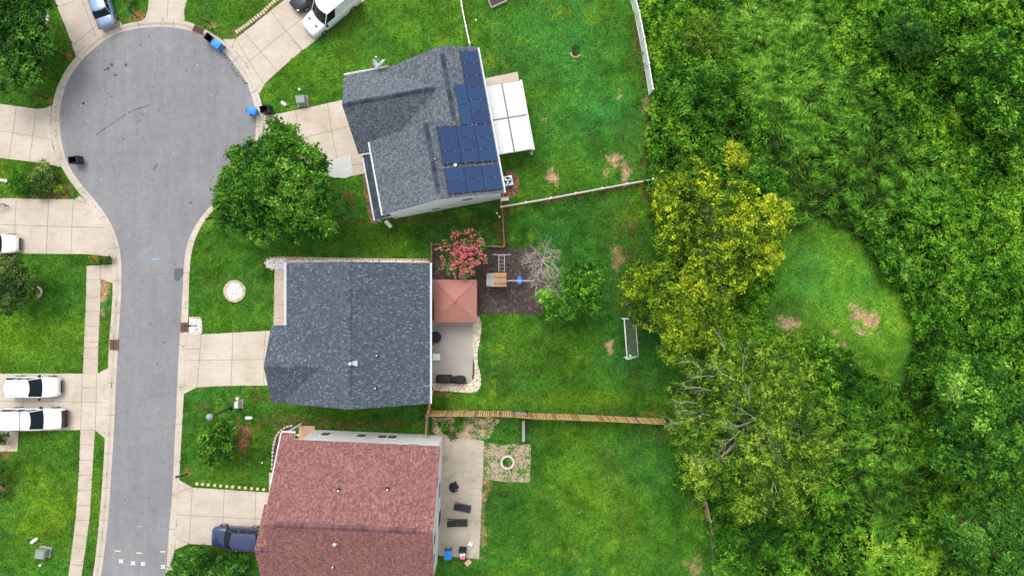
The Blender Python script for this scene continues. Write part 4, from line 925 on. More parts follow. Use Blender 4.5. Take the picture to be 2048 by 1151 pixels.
g = MB(); g.box(-13.9, -13.76, .2, .34, .18, 4.95); g.build('porch_post', M['trim'], hr)
g = MB(); g.box(-13.75, -12.52, .22, .32, 4.7, 4.9); g.build('porch_beam', M['trim'], hr)
for a, b, o in (((-12.8, .5, zE - s * .5), (-14, .5, zE - s * .5), (0, 1, 0)), ((xw, .5, 5.1), (xw, -3.4, 7.2), (-1, 0, 0))):
    g = MB(); gutter(g, a, b, o, .13); g.build('gutter', M['gutter'], hr)
for x, z, ww, hh in ((-11.0, 1.7, .75, 1.3), (-7.7, 1.7, .75, 1.3), (-5.75, 1.7, .75, 1.3), (-4.85, 1.7, .75, 1.3), (-2.5, 4.5, .9, .9)):
    wall_window(hr, 'window', (x, Y1, z), (1, 0, 0), 0, ww, hh, (0, 1, 0))
for y, z, ww, hh in ((-3.6, 4.1, 1.0, 1.2), (-8.6, 4.1, 1.0, 1.2), (-5.0, 1.4, 1.4, 1.2), (-10.4, 4.1, .9, 1.2)):
    wall_window(hr, 'window', (X1, y, z), (0, 1, 0), 0, ww, hh, (1, 0, 0))
g = MB(); g.box(X1 + .004, X1 + .09, -8.6, -6.9, .02, 2.1); d = g.build('patio_door', M['trim'], hr); g = MB(); g.box(X1 + .094, X1 + .11, -8.45, -7.05, .2, 2.0); g.build('pane', M['glass'], d)
def red_loc(px, py, h):
    q = P(px, py, h) - RO; a = R(2.55); x, y = q.x * math.cos(a) - q.y * math.sin(a), q.x * math.sin(a) + q.y * math.cos(a); return Vector((x, y, rz_(y)))
for px, py in ((678, 979), (775, 977.5), (662, 1138)): pipe_vent(hr, red_loc(px, py, 7.3), .3, .06)
hood_vent(hr, red_loc(670, 1087, 8.2), .2)
# ------------------------------------------------------------------ wild growth on the right (leaves and blades nobody could count)
def wild_height(x, y):
    return .25 + 1.5 * fbm(x, y, 4.2, 71, 4) ** 1.3 + .9 * sm(.5, .72, fbm(x, y, 2.0, 75, 3)) + .35 * fbm(x, y, .7, 79, 3)
# photo-space map of growth types: blades (long grass) or leaves; (px,py,rx,ry, blade+, tint, height)
GZ = [(1560, 60, 120, 90, 1.2, .12, -.2), (1640, 200, 110, 110, 1.1, .10, -.2), (1560, 300, 80, 80, .5, -.10, 0), (1700, 330, 100, 120, 1.0, .0, 0), (1640, 400, 80, 40, .8, -.16, .2), (1850, 330, 120, 80, .5, .10, .1),
      (1900, 450, 80, 80, .2, .10, .2), (1800, 480, 60, 50, -.6, -.02, .2), (1870, 560, 90, 90, -.9, -.18, .3), (1950, 700, 100, 80, -.8, -.10, .2), (1850, 100, 110, 90, -1.2, -.06, .8), (1980, 180, 90, 120, -1.2, -.06, .8), (1740, 60, 60, 60, -.9, .06, .3), (1960, 30, 90, 40, -.6, .14, .3),
      (2040, 420, 40, 80, -.4, .26, .2), (1330, 60, 60, 90, -.4, .06, .2), (1420, 70, 50, 50, -.2, .02, .3), (1320, 150, 30, 60, -.5, -.1, 0), (1340, 270, 60, 60, .3, .02, .3), (1440, 260, 70, 60, -.2, -.08, .3), (1700, 760, 60, 70, -.3, -.02, .2), (1750, 860, 70, 90, 1.0, .06, 0), (1720, 980, 60, 80, .8, .0, 0), (1780, 1090, 80, 60, .6, .34, -.1), (1860, 1120, 60, 40, .3, .30, -.1),
      (1800, 950, 60, 60, .9, .0, -.1), (1660, 1080, 60, 60, -.3, -.12, .3), (1500, 1100, 90, 60, -.8, -.10, .6), (1600, 720, 60, 40, -.3, -.05, .2), (2020, 600, 60, 60, 0, .05, .2), (1840, 730, 30, 60, .4, .02, 0), (1500, 30, 80, 40, .6, .16, 0), (1640, 30, 50, 50, 1, .12, -.1), (1850, 800, 30, 60, .6, -.12, 0)]
def gmap(px, py):
    b = np.zeros(px.shape); t = np.zeros(px.shape); h = np.zeros(px.shape)
    for x, y, rx, ry, bb, tt, hh in GZ:
        w = np.exp(-(((px - x) / rx) ** 2 + ((py - y) / ry) ** 2)); b += bb * w; t += tt * w; h += hh * w
    return b, t, h
def scatter_wild(n):
    px = rng.uniform(1255, 2110, n); py = rng.uniform(-25, 1180, n)
    jx = (fbm(px / 20, py / 20, 1.2, 90, 4) - .5) * 46; jy = (fbm(px / 20, py / 20, 1.2, 95, 4) - .5) * 46
    ok = inpoly(px + jx, py + jy, UNDER_PX) & ~inpoly(px + jx, py + jy, MEADOW_PX)
    hole = fbm(px / 21, py / 21, 1.1, 180, 3) + .35 * (fbm(px / 21, py / 21, 8, 185, 2) - .5); ok &= ~((hole > .64) & (rng.random(n) < .8))
    for hx_, hy_, a_, b_ in ((1820, 880, 6, 17), (1788, 832, 6, 6), (1762, 30, 10, 12), (1775, 60, 8, 10)): ok &= ~((((px - hx_) / a_) ** 2 + ((py - hy_) / b_) ** 2 < 1) & (rng.random(n) < .85))
    return px[ok], py[ok]
px, py = scatter_wild(640000)
b, tt, hh = gmap(px, py)
X = (px - 1024) / PPM; Y = -(py - 575.5) / PPM
typ = b + (fbm(X, Y, 3.0, 99, 3) - .5) * 1.4
isb = typ > .42
hgt = wild_height(X, Y) + hh
e = 2.0
# leaves: follow the lumpy surface
sel = np.where(~isb)[0][::5]; S = 8
x0, y0 = np.repeat(X[sel], S), np.repeat(Y[sel], S); n = len(x0)
ox, oy = rng.normal(size=n) * .13, rng.normal(size=n) * .13; x = x0 + ox; y = y0 + oy; h = np.repeat(hgt[sel], S); ttl = np.repeat(tt[sel], S)
stone = np.repeat(rng.random(len(sel)), S); sdep = np.repeat(rng.random(len(sel)) ** 1.5, S)
gx = (wild_height(x + .15, y) - wild_height(x - .15, y)) / .3; gy = (wild_height(x, y + .15) - wild_height(x, y - .15)) / .3
depth = np.clip(sdep + rng.normal(size=n) * .05, 0, 1)
z = h * (1 - .75 * depth)
k = (CAM_H - z) / CAM_H
C = np.stack([x * k, y * k, z], -1); N = np.stack([-gx * .7, -gy * .7, np.ones(n)], -1) + rng.normal(size=(n, 3)) * .55
T = .53 + ttl * .85 + (stone - .5) * .52 + (rng.random(n) - .5) * .22 + (fbm(x, y, 1.0, 120, 3) - .5) * .75 + (fbm(x, y, 6, 130, 3) - .5) * .45
o = leafmesh('undergrowth', C, N, .135 * rng.uniform(.5, 1.35, n), .50, T, LM['weed'], tangent=np.stack([ox, oy, ox * 0], -1) + rng.normal(size=(n, 3)) * .04, bend=.1); tag(o, 'dense lumpy green undergrowth of leafy weeds and brambles right of the yards', 'undergrowth', kind='stuff')
# blades: long arching leaves combed by a flow field
sel = isb; x, y, h = X[sel], Y[sel], hgt[sel] * .8; n = len(x)
ang = (fbm(x, y, 3.4, 140, 3) - .5) * 9 + rng.normal(size=n) * .38
Td = np.stack([np.cos(ang), np.sin(ang), rng.uniform(-.1, .35, n)], -1); z = h * (1 - .6 * rng.random(n) ** 1.5); k = (CAM_H - z) / CAM_H
C = np.stack([x * k, y * k, z], -1); N = np.stack([rng.normal(size=n) * .5, rng.normal(size=n) * .5, np.ones(n)], -1)
T = .45 + tt[sel] * .8 + (rng.random(n) - .5) * .55 + (fbm(x, y, .9, 150, 3) - .5) * .65 + (fbm(x, y, 5, 160, 3) - .5) * .5
T += .34 * (fbm(x * np.cos(1.1) + y * .3, y, .35, 152, 2) - .5) * 2
o = leafmesh('tall_grass', C, N, .24 * rng.uniform(.5, 1.4, n), .15, T, LM['tall'], tangent=Td, bend=.25); tag(o, 'long tangled grass blades combed by the wind between the leafy scrub', 'tall grass', kind='stuff')

# lawn grass: short blades over the mown lawns
n = 230000
px = rng.uniform(-15, 1900, n); py = rng.uniform(-15, 1166, n); X = (px - 1024) / PPM; Y = -(py - 575.5) / PPM
ok = ~inpoly(X + rng.normal(size=n) * .04, Y + rng.normal(size=n) * .04, outr)
NOLAWN = []
for o_ in [o for o in COL.objects if o.get('kind') == 'structure' and o.name.split('.')[0] in ('driveway', 'pavement', 'path', 'patio', 'pebble_bed', 'mulch_bed')]:
    v = [(q.co.x, q.co.y) for q in o_.data.vertices]; f = o_.data.polygons[0]; NOLAWN.append([v[i] for i in f.vertices])
JX, JY = X + rng.normal(size=n) * .05, Y + rng.normal(size=n) * .05
for poly in NOLAWN: ok &= ~inpoly(JX, JY, poly)
for poly in ([(-19.4, -9.8), (-7.5, -9.8), (-7.5, 1.9), (-19.4, 1.9)], [(-20.9, -9.8), (-19, -9.8), (-19, -3.5), (-20.9, -3.5)]): ok &= ~inpoly(X, Y, poly)
ok &= ~(inpoly(px, py, UNDER_PX) & ~inpoly(px, py, MEADOW_PX))
for x_, y_, rx, ry, kk, st in LB:
    if kk == 'tan' and st > .65: ok &= ~((((px - x_) / rx) ** 2 + ((py - y_) / ry) ** 2 < .8) & (rng.random(n) < .85))
x, y = X[ok], Y[ok]; n = len(x)
C = np.stack([x, y, rng.uniform(.02, .075, n)], -1); N = rng.normal(size=(n, 3)) * .5 + np.array([0, 0, 1.0])
ppx, ppy = px[ok], py[ok]; br = np.zeros(n)
for x_, y_, rx, ry, yv, bv in ZC:
    w = np.exp(-(((ppx - x_) / rx) ** 2 + ((ppy - y_) / ry) ** 2)); br += w * ((bv - 1) * .5 + max(0, yv) * .06)  # blades follow the lawn zones, painted shade included
T = .47 + br + (rng.random(n) - .5) * .75 + (fbm(x, y, 1.2, 170, 3) - .5) * .6 + (fbm(x, y, .35, 175, 2) - .5) * .5
o = leafmesh('lawn_grass', C, N,   .085 * rng.uniform(.5, 1.3, n), .40, T, LM['turf'], bend=.3); tag(o, 'short green lawn grass over the yards', 'grass', kind='stuff')
# weeds on the shaded gravel, clumpy
# ------------------------------------------------------------------ trees and shrubs, left to right
tree('broadleaf_tree', 'big round maple tree with glossy leaves overhanging the turning circle beside the driveway', 'tree',
     [(545, 360, 88, 9.0), (500, 330, 52, 8), (560, 280, 38, 7.5), (600, 320, 50, 8), (628, 375, 42, 7.5), (470, 370, 32, 6.5), (480, 410, 52, 7), (540, 440, 50, 6.5), (610, 430, 48, 7), (466, 300, 16, 6), (455, 378, 18, 6)],
     'maple', base=(P(585, 400).x, P(585, 400).y), dens=250, leaf=.165, clr=.62, trunk_r=.22, seed=3, tintb=.02, hi=.42)
tree('broadleaf_tree', 'small bushy tree with a straw ring in the front lawn of the red roofed house', 'tree',
     [(430, 885, 30, 3.6), (415, 900, 22, 3.2), (446, 900, 24, 3.2), (440, 868, 20, 3), (420, 880, 22, 3), (455, 862, 10, 3), (424, 922, 10, 2.4)], 'maple', base=(P(442, 888).x, P(442, 888).y), dens=270, leaf=.13, clr=.40, trunk_r=.09, seed=5, tintb=.0, hi=.5)
tree('broadleaf_tree', 'dark tree crown on the lawn at the left edge, above the two white vehicles', 'tree',
     [(25, 570, 46, 4.4), (-5, 560, 45, 4.2), (48, 590, 26, 3.8), (20, 605, 26, 3.8), (30, 540, 22, 3.6)], 'shrub', dens=300, leaf=.11, clr=.42, trunk_r=.12, seed=8, tintb=-.06)
tree('broadleaf_tree', 'wide dark tree crown filling the top left corner of the place', 'tree',
     [(20, 60, 70, 6), (60, 30, 46, 5.5), (30, 130, 46, 5.2), (70, 95, 30, 5), (-10, 150, 40, 5), (10, 10, 60, 6), (45, 150, 20, 4.5)], 'dark', base=(P(82, 45).x - 1.5, P(82, 45).y), dens=210, leaf=.15, clr=.6, trunk_r=.16, seed=12, tintb=.03, hi=.55)
tree('shrub', 'dark green rounded shrub, left one in the bed between two left driveways', 'shrub', [(38, 362, 20, 1.4), (52, 368, 16, 1.3), (30, 372, 12, 1.2)], 'bright', dens=330, leaf=.11, clr=.32, trunk_r=.04, seed=14, tintb=-.12)
tree('shrub', 'straggly olive shrub in the middle of the bed between two left driveways', 'shrub', [(82, 358, 22, 1.5), (95, 372, 18, 1.3), (75, 378, 18, 1.2), (100, 355, 12, 1.3)], 'shrub', dens=260, leaf=.11, clr=.32, trunk_r=.04, seed=15, tintb=.0)
tree('shrub', 'small yellow green shrub at the kerb end of the bed between two left driveways', 'shrub', [(116, 381, 10, .8), (112, 374, 7, .7)], 'yellow', dens=380, leaf=.08, clr=.22, trunk_r=.03, seed=16, tintb=.02)
tree('shrub', 'spiky pale plant poking up behind the bed shrubs toward the driveway', 'shrub', [(84, 332, 9, 1.3)], 'shrub', dens=220, leaf=.15, clr=.22, trunk_r=.02, seed=17, tintb=.2)
tree('shrub', 'low orange green shrub on the lawn corner at the top end of the pavement', 'shrub', [(187, 518, 8, .7), (193, 519, 7, .7)], 'gold', dens=420, leaf=.07, clr=.2, trunk_r=.02, seed=18, tintb=-.2)
tree('shrub', 'low dark green shrub beside the orange one, nearest the kerb', 'shrub', [(206, 519, 9, .8), (216, 520, 8, .7)], 'shrub', dens=420, leaf=.08, clr=.22, trunk_r=.02, seed=19)
tree('shrub', 'clipped round green hedge bush at the left edge below the white pickup', 'shrub', [(8, 873, 14, 1.4), (-6, 873, 14, 1.4)], 'dark', dens=420, leaf=.08, clr=.3, trunk_r=.03, seed=20)
tree('shrub', 'dark shrub at the left edge beside the straw bed, lower left', 'shrub', [(0, 935, 13, 1.5), (-5, 960, 15, 1.5), (0, 985, 9, 1.2)], 'dark', dens=380, leaf=.09, clr=.3, trunk_r=.03, seed=21)
tree('shrub', 'large leafy bush beside the kerb at the lower edge, left of the navy vehicle', 'shrub', [(370, 1128, 28, 2.4), (400, 1120, 24, 2.6), (352, 1145, 20, 2.2), (390, 1150, 26, 2.4)], 'dark', dens=270, leaf=.14, clr=.42, trunk_r=.07, seed=22, tintb=.06, hi=.55)
tree('shrub', 'large leafy bush at the lower edge between the kerb bush and the red roof', 'shrub', [(450, 1134, 30, 2.6), (425, 1145, 20, 2.4), (475, 1138, 20, 2.3), (458, 1116, 13, 1.8)], 'dark', dens=260, leaf=.14, clr=.42, trunk_r=.07, seed=23, tintb=.02, hi=.55)
tree('shrub', 'low reddish tipped shrub growing at the kerb behind the storm drain at the top', 'shrub', [(412, 46, 3, .3)], 'shrub', dens=420, leaf=.05, clr=.12, trunk_r=.01, seed=24) if False else None
tree('shrub', 'sparse flowering shrub on the lawn left of the top middle driveway', 'shrub', [(257, -2, 12, .9)], 'shrub', dens=200, leaf=.08, clr=.25, trunk_r=.02, seed=25, tintb=.15)
tree('shrub', 'small dark plant in the emerald back lawn with a ring of tan soil', 'shrub', [(1151, 99, 8, .6)], 'shrub', dens=300, leaf=.09, clr=.2, trunk_r=.02, seed=26, tintb=-.05)
# crepe myrtle in flower
def blossoms(root, base, rg):
    g = np.random.default_rng(33); Cs = []; Ns = []
    spots = [(905, 470, 5), (900, 478, 4), (914, 465, 3), (938, 463, 5), (944, 470, 4), (965, 480, 5), (916, 469, 3), (920, 497, 7), (930, 491, 5), (935, 503, 8), (918, 507, 7), (926, 513, 6), (950, 497, 6), (885, 508, 6), (905, 526, 5), (914, 530, 6), (941, 520, 5), (917, 545, 7), (903, 541, 4), (957, 520, 7), (968, 514, 5), (971, 525, 3), (925, 480, 3), (886, 530, 3), (953, 487, 4), (940, 534, 4), (930, 527, 3), (896, 497, 3), (926, 503, 8), (934, 495, 6), (960, 505, 4), (910, 488, 4), (945, 545, 3), (890, 485, 3)]
    sp2 = []
    for x, y, r in spots:
        for q in range(4): sp2.append((x + g.normal() * r * .85, y + g.normal() * r * .85, r * g.uniform(.25, .75)))
    for q in range(60): a = g.uniform(0, 6.28); k = g.random() ** .5 * 40; sp2.append((925 + k * math.cos(a), 506 + k * math.sin(a), g.uniform(.6, 1.6)))
    for x, y, r in sp2:
        c = P(x, y, 4.05 + g.uniform(-.35, .25)); n = max(4, int(9 * r)); rr = r / PPM
        for q in range(n):
            d = g.normal(size=3); d /= np.linalg.norm(d); Cs.append((c.x - base[0] + d[0] * rr * g.random() ** .5, c.y - base[1] + d[1] * rr * g.random() ** .5, c.z + abs(d[2]) * rr * .8)); Ns.append(d + np.array([0, 0, 1]))
    n = len(Cs); leafmesh('blossom', np.array(Cs), np.array(Ns), .055 * g.uniform(.6, 1.3, n), .7, g.random(n) * 1.0, LM['flower'], root)
tree('flowering_tree', 'crepe myrtle tree covered in pink blossom over the dark mulch bed', 'flowering tree',
     [(925, 505, 34, 4.0), (900, 500, 24, 3.7), (950, 500, 24, 3.7), (920, 475, 20, 3.6), (945, 475, 18, 3.6), (905, 530, 22, 3.6), (935, 535, 20, 3.6), (962, 515, 14, 3.4), (888, 512, 12, 3.2)], 'myrtle', dens=190, leaf=.10, clr=.33, trunk_r=.09, seed=31, tintb=.02, extra=blossoms, hi=.6, bark='bark_pale')
# back-yard tree and the bare one beside it
tree('broadleaf_tree', 'loose bright green tree right of the bare grey branches at the mulch bed', 'tree',
     [(1165, 575, 34, 5.0), (1185, 560, 24, 4.8), (1180, 600, 30, 4.6), (1150, 605, 26, 4.4), (1120, 610, 24, 4.2), (1095, 605, 18, 3.8), (1190, 585, 20, 4.5), (1160, 535, 16, 4.2), (1185, 535, 14, 4.2), (1140, 560, 24, 4.4), (1085, 585, 12, 3.2), (1110, 630, 14, 3.4), (1150, 625, 16, 3.6)],
     'bright', dens=190, leaf=.13, clr=.42, trunk_r=.10, seed=41, tintb=.04, hi=.5)
def bare(name, label, px, py, hgt, seed, sp, depth=4, r=.07, L=1.5, mat='dead', n0=6, kids=3, lean=.9):
    root = thing(name, label, 'bare tree', P(px, py, 0)); rg = random.Random(seed); mb = MB()
    mb.tube((0, 0, 0), (0, 0, hgt * .4), r * 1.3, r, 7)
    for q in range(n0):
        a = q * 2 * math.pi / n0 + rg.uniform(-.3, .3); branchy(mb, (0, 0, hgt * .4 - rg.uniform(0, .2)), (math.cos(a) * lean, math.sin(a) * lean, .75), L, r * .6, depth, rg, sp, .04, 0, kids)
    mb.build('branches', M[mat], root); return root
bare('bare_shrub', 'leafless pale grey bush spreading over the mulch bed, upper of the two', 1084, 522, 3.2, 4, .75, depth=3, r=.05, L=1.1, n0=12, kids=3)
bare('bare_shrub', 'leafless pale grey bush in front of the green tree, lower of the two', 1093, 572, 3.4, 9, .8, depth=3, r=.05, L=1.0, n0=12, kids=3)
# the yellow and olive trees
tree('broadleaf_tree', 'tall tree with yellow green leaves between the back yards and the mown clearing', 'tree',
     [(1350, 375, 45, 7), (1400, 360, 46, 7.5), (1350, 440, 50, 8), (1420, 430, 60, 9), (1480, 400, 40, 8), (1530, 430, 52, 8.5, .16), (1545, 475, 44, 8.5, .14), (1490, 480, 60, 9), (1420, 510, 60, 8.5), (1340, 490, 36, 7), (1510, 530, 42, 8), (1460, 550, 46, 8), (1400, 560, 40, 7.5), (1330, 400, 30, 6.5), (1565, 450, 28, 8)],
     'yellow', base=(P(1440, 470).x, P(1440, 470).y), dens=185, leaf=.12, clr=.48, trunk_r=.24, seed=51, tintb=.03, hi=.68, bark='bark_pale')
tree('broadleaf_tree', 'rounded yellow green tree overhanging the white soccer goal', 'tree',
     [(1275, 580, 42, 6.5), (1300, 540, 34, 6.5), (1340, 580, 50, 7.5), (1300, 620, 36, 6.5), (1340, 640, 48, 7), (1400, 610, 48, 7.5), (1390, 660, 46, 7), (1350, 690, 34, 6.2), (1430, 640, 36, 7), (1260, 545, 16, 5.5)],
     'yellow', base=(P(1350, 610).x, P(1350, 610).y), dens=220, leaf=.13, clr=.5, trunk_r=.2, seed=52, tintb=-.03, hi=.55, bark='bark_pale')
def pale_limbs(root, base, rg):
    mb = MB()
    for (x, y, h, a, L) in ((1515, 838, 7.5, 200, 3.2), (1515, 838, 7.8, 150, 2.6), (1515, 838, 7.8, -50, 3.0), (1486, 745, 7.2, 95, 2.6), (1430, 752, 7.2, 175, 2.8), (1470, 760, 7.4, 150, 2.4), (1420, 830, 6.8, 170, 2.8), (1420, 780, 7.0, 165, 2.2), (1480, 860, 7.4, 230, 2.8), (1405, 740, 7, 140, 2.2), (1380, 840, 6, 190, 2.5), (1450, 700, 7, 110, 2), (1530, 860, 7.5, -70, 2.6), (1500, 800, 8, 100, 1.6), (1395, 805, 6.5, 180, 2.2), (1440, 900, 6.8, 215, 2.4)):
        p = P(x, y, h - .05) - Vector((base[0], base[1], 0)); branchy(mb, p, (math.cos(R(a)), math.sin(R(a)), .02), L * .55, .020, 2, rg, .6, .0, 0, 2)
    mb.build('bare_limb', M['bark_pale'], root)
tree('broadleaf_tree', 'huge olive green tree with pale bare limbs at the end of the wooden fence', 'tree',
     [(1400, 760, 56, 6.5), (1380, 820, 50, 6.5), (1450, 800, 60, 7.5), (1450, 740, 50, 7), (1520, 740, 55, 7.5), (1560, 780, 56, 8), (1520, 840, 60, 8), (1400, 880, 50, 6.8), (1460, 900, 60, 7.8), (1540, 900, 60, 8.5), (1600, 860, 56, 8.5), (1410, 940, 46, 6.8, .12), (1400, 970, 34, 6.2, .14), (1480, 970, 56, 7.8), (1560, 970, 56, 8.2), (1620, 940, 50, 8.5), (1500, 1010, 36, 7), (1580, 1020, 34, 7), (1650, 890, 36, 7.5), (1570, 700, 44, 6.5), (1600, 750, 40, 7), (1640, 820, 40, 7.5), (1380, 730, 24, 6), (1350, 790, 18, 5.5)],
     'yg', base=(P(1500, 850).x, P(1500, 850).y), dens=200, leaf=.115, clr=.50, trunk_r=.32, seed=53, tintb=.03, hi=.66, bark='bark_pale', extra=pale_limbs)
tree('broadleaf_tree', 'dense tree with yellowish top leaves at the right edge below the clearing', 'tree',
     [(1950, 775, 50, 8, .10), (1905, 765, 36, 7.5, .12), (1990, 770, 46, 8, .06), (1960, 830, 50, 8.1), (2020, 840, 50, 8), (1920, 850, 50, 7.5), (1970, 870, 56, 8), (1910, 920, 42, 7), (1970, 930, 50, 7.5), (2030, 920, 46, 7.5), (1940, 740, 30, 7)], 'maple', base=(P(1965, 850).x, P(1965, 850).y), dens=170, leaf=.165, clr=.62, trunk_r=.25, seed=54, tintb=-.02, hi=.42)
tree('broadleaf_tree', 'dark green tree in the lower right corner of the place', 'tree', [(1960, 1040, 56, 7), (2020, 1030, 50, 7), (1930, 1100, 50, 6.5), (2000, 1110, 60, 7), (2040, 1090, 40, 7)], 'dark', dens=180, leaf=.155, clr=.6, trunk_r=.22, seed=55, tintb=.10)
tree('broadleaf_tree', 'leafy dark green bush tree beyond the white vinyl fence end', 'tree', [(1370, 175, 44, 3.6), (1410, 160, 44, 3.8), (1450, 160, 34, 3.5), (1390, 205, 36, 3.5), (1440, 200, 34, 3.4), (1350, 195, 24, 3)], 'bright', dens=200, leaf=.14, clr=.5, trunk_r=.12, seed=56, tintb=-.04)
tree('shrub', 'bright golden yellow shrub in the scrub above the yellow green tree', 'shrub', [(1473, 308, 24, 2.2), (1485, 322, 16, 2.0), (1455, 325, 16, 2.0), (1465, 290, 12, 1.9)], 'yellow', dens=150, leaf=.10, clr=.36, trunk_r=.06, seed=57, tintb=.22)
tree('shrub', 'olive yellow shrub in the scrub at the top, right of the white vinyl fence', 'shrub', [(1400, 60, 32, 2.8), (1380, 90, 32, 2.6), (1425, 90, 26, 2.6)], 'yg', dens=190, leaf=.10, clr=.4, trunk_r=.06, seed=58, tintb=-.08)
tree('broadleaf_tree', 'round dark blue green tree crown near the top right, in a gap of shadows', 'tree', [(1815, 60, 42, 4.6), (1790, 75, 30, 4.3), (1845, 80, 34, 4.4), (1820, 95, 26, 4.1)], 'dark', dens=240, leaf=.13, clr=.5, trunk_r=.14, seed=59, tintb=.06)
tree('broadleaf_tree', 'broad leafy tree crown at the right edge, a quarter of the way down', 'tree', [(1985, 120, 60, 5.5), (2030, 170, 60, 5.5), (1960, 190, 44, 5), (1930, 120, 40, 5), (2010, 230, 44, 5)], 'bright', dens=170, leaf=.15, clr=.6, trunk_r=.2, seed=60, tintb=-.03, hi=.5)
tree('shrub', 'vine covered bush with bright tips just left of the mown clearing top', 'shrub', [(1540, 370, 40, 2.6), (1510, 350, 30, 2.4), (1500, 385, 20, 2.2)], 'bright', dens=210, leaf=.13, clr=.42, trunk_r=.06, seed=61, tintb=-.05)
tree('shrub', 'green bush hanging over the grey leaning fence at the lower edge', 'shrub', [(1460, 1070, 36, 3.2), (1480, 1110, 40, 3.2), (1530, 1080, 40, 3.4), (1450, 1125, 30, 3)], 'bright', dens=200, leaf=.13, clr=.45, trunk_r=.08, seed=62, tintb=-.10)
tree('shrub', 'bush with yellow tips standing in the scrub right of the huge olive tree', 'shrub', [(1735, 930, 18, 1.8), (1750, 915, 12, 1.6), (1770, 930, 10, 1.6)], 'bright', dens=220, leaf=.11, clr=.3, trunk_r=.05, seed=63, tintb=.18)
tree('shrub', 'bright leaved bush on the upper right rim of the mown clearing', 'shrub', [(1770, 480, 40, 2.2), (1790, 520, 34, 2.2), (1750, 450, 30, 2.2), (1815, 545, 24, 2)], 'bright', dens=190, leaf=.11, clr=.4, trunk_r=.06, seed=64, tintb=-.02, hi=.6)
tree('shrub', 'scrubby bush along the lower left rim of the mown clearing', 'shrub', [(1690, 740, 40, 2.4), (1730, 790, 34, 2.2), (1650, 715, 30, 2.4), (1700, 800, 30, 2.2)], 'bright', dens=180, leaf=.12, clr=.42, trunk_r=.06, seed=65, tintb=-.12)
tree('shrub', 'dark climbing plant in the fenced mulch corner left of the pink blossom', 'shrub', [(874, 502, 9, 1.2), (882, 500, 8, 1.0)], 'dark', dens=300, leaf=.10, clr=.25, trunk_r=.02, seed=66, tintb=-.08)
tree('shrub', 'teal green potted weed clump beside the corner of the red roofed house', 'shrub', [(893, 858, 11, 1.0), (902, 868, 9, .8), (888, 846, 8, .9)], 'bright', dens=300, leaf=.09, clr=.25, trunk_r=.02, seed=67, tintb=-.12)
tree('shrub', 'round clump of green grass growing inside the pale fire ring', 'shrub', [(1015, 923, 10, .28)], 'bright', dens=500, leaf=.06, clr=.18, trunk_r=.01, seed=69, tintb=-.05, low=-.2)
tree('shrub', 'round weed clump growing in the gravel by the wooden fence', 'shrub', [(913, 851, 8, .6), (921, 856, 8, .6), (916, 842, 8, .6)], 'bright', dens=330, leaf=.08, clr=.22, trunk_r=.02, seed=68, tintb=-.14)
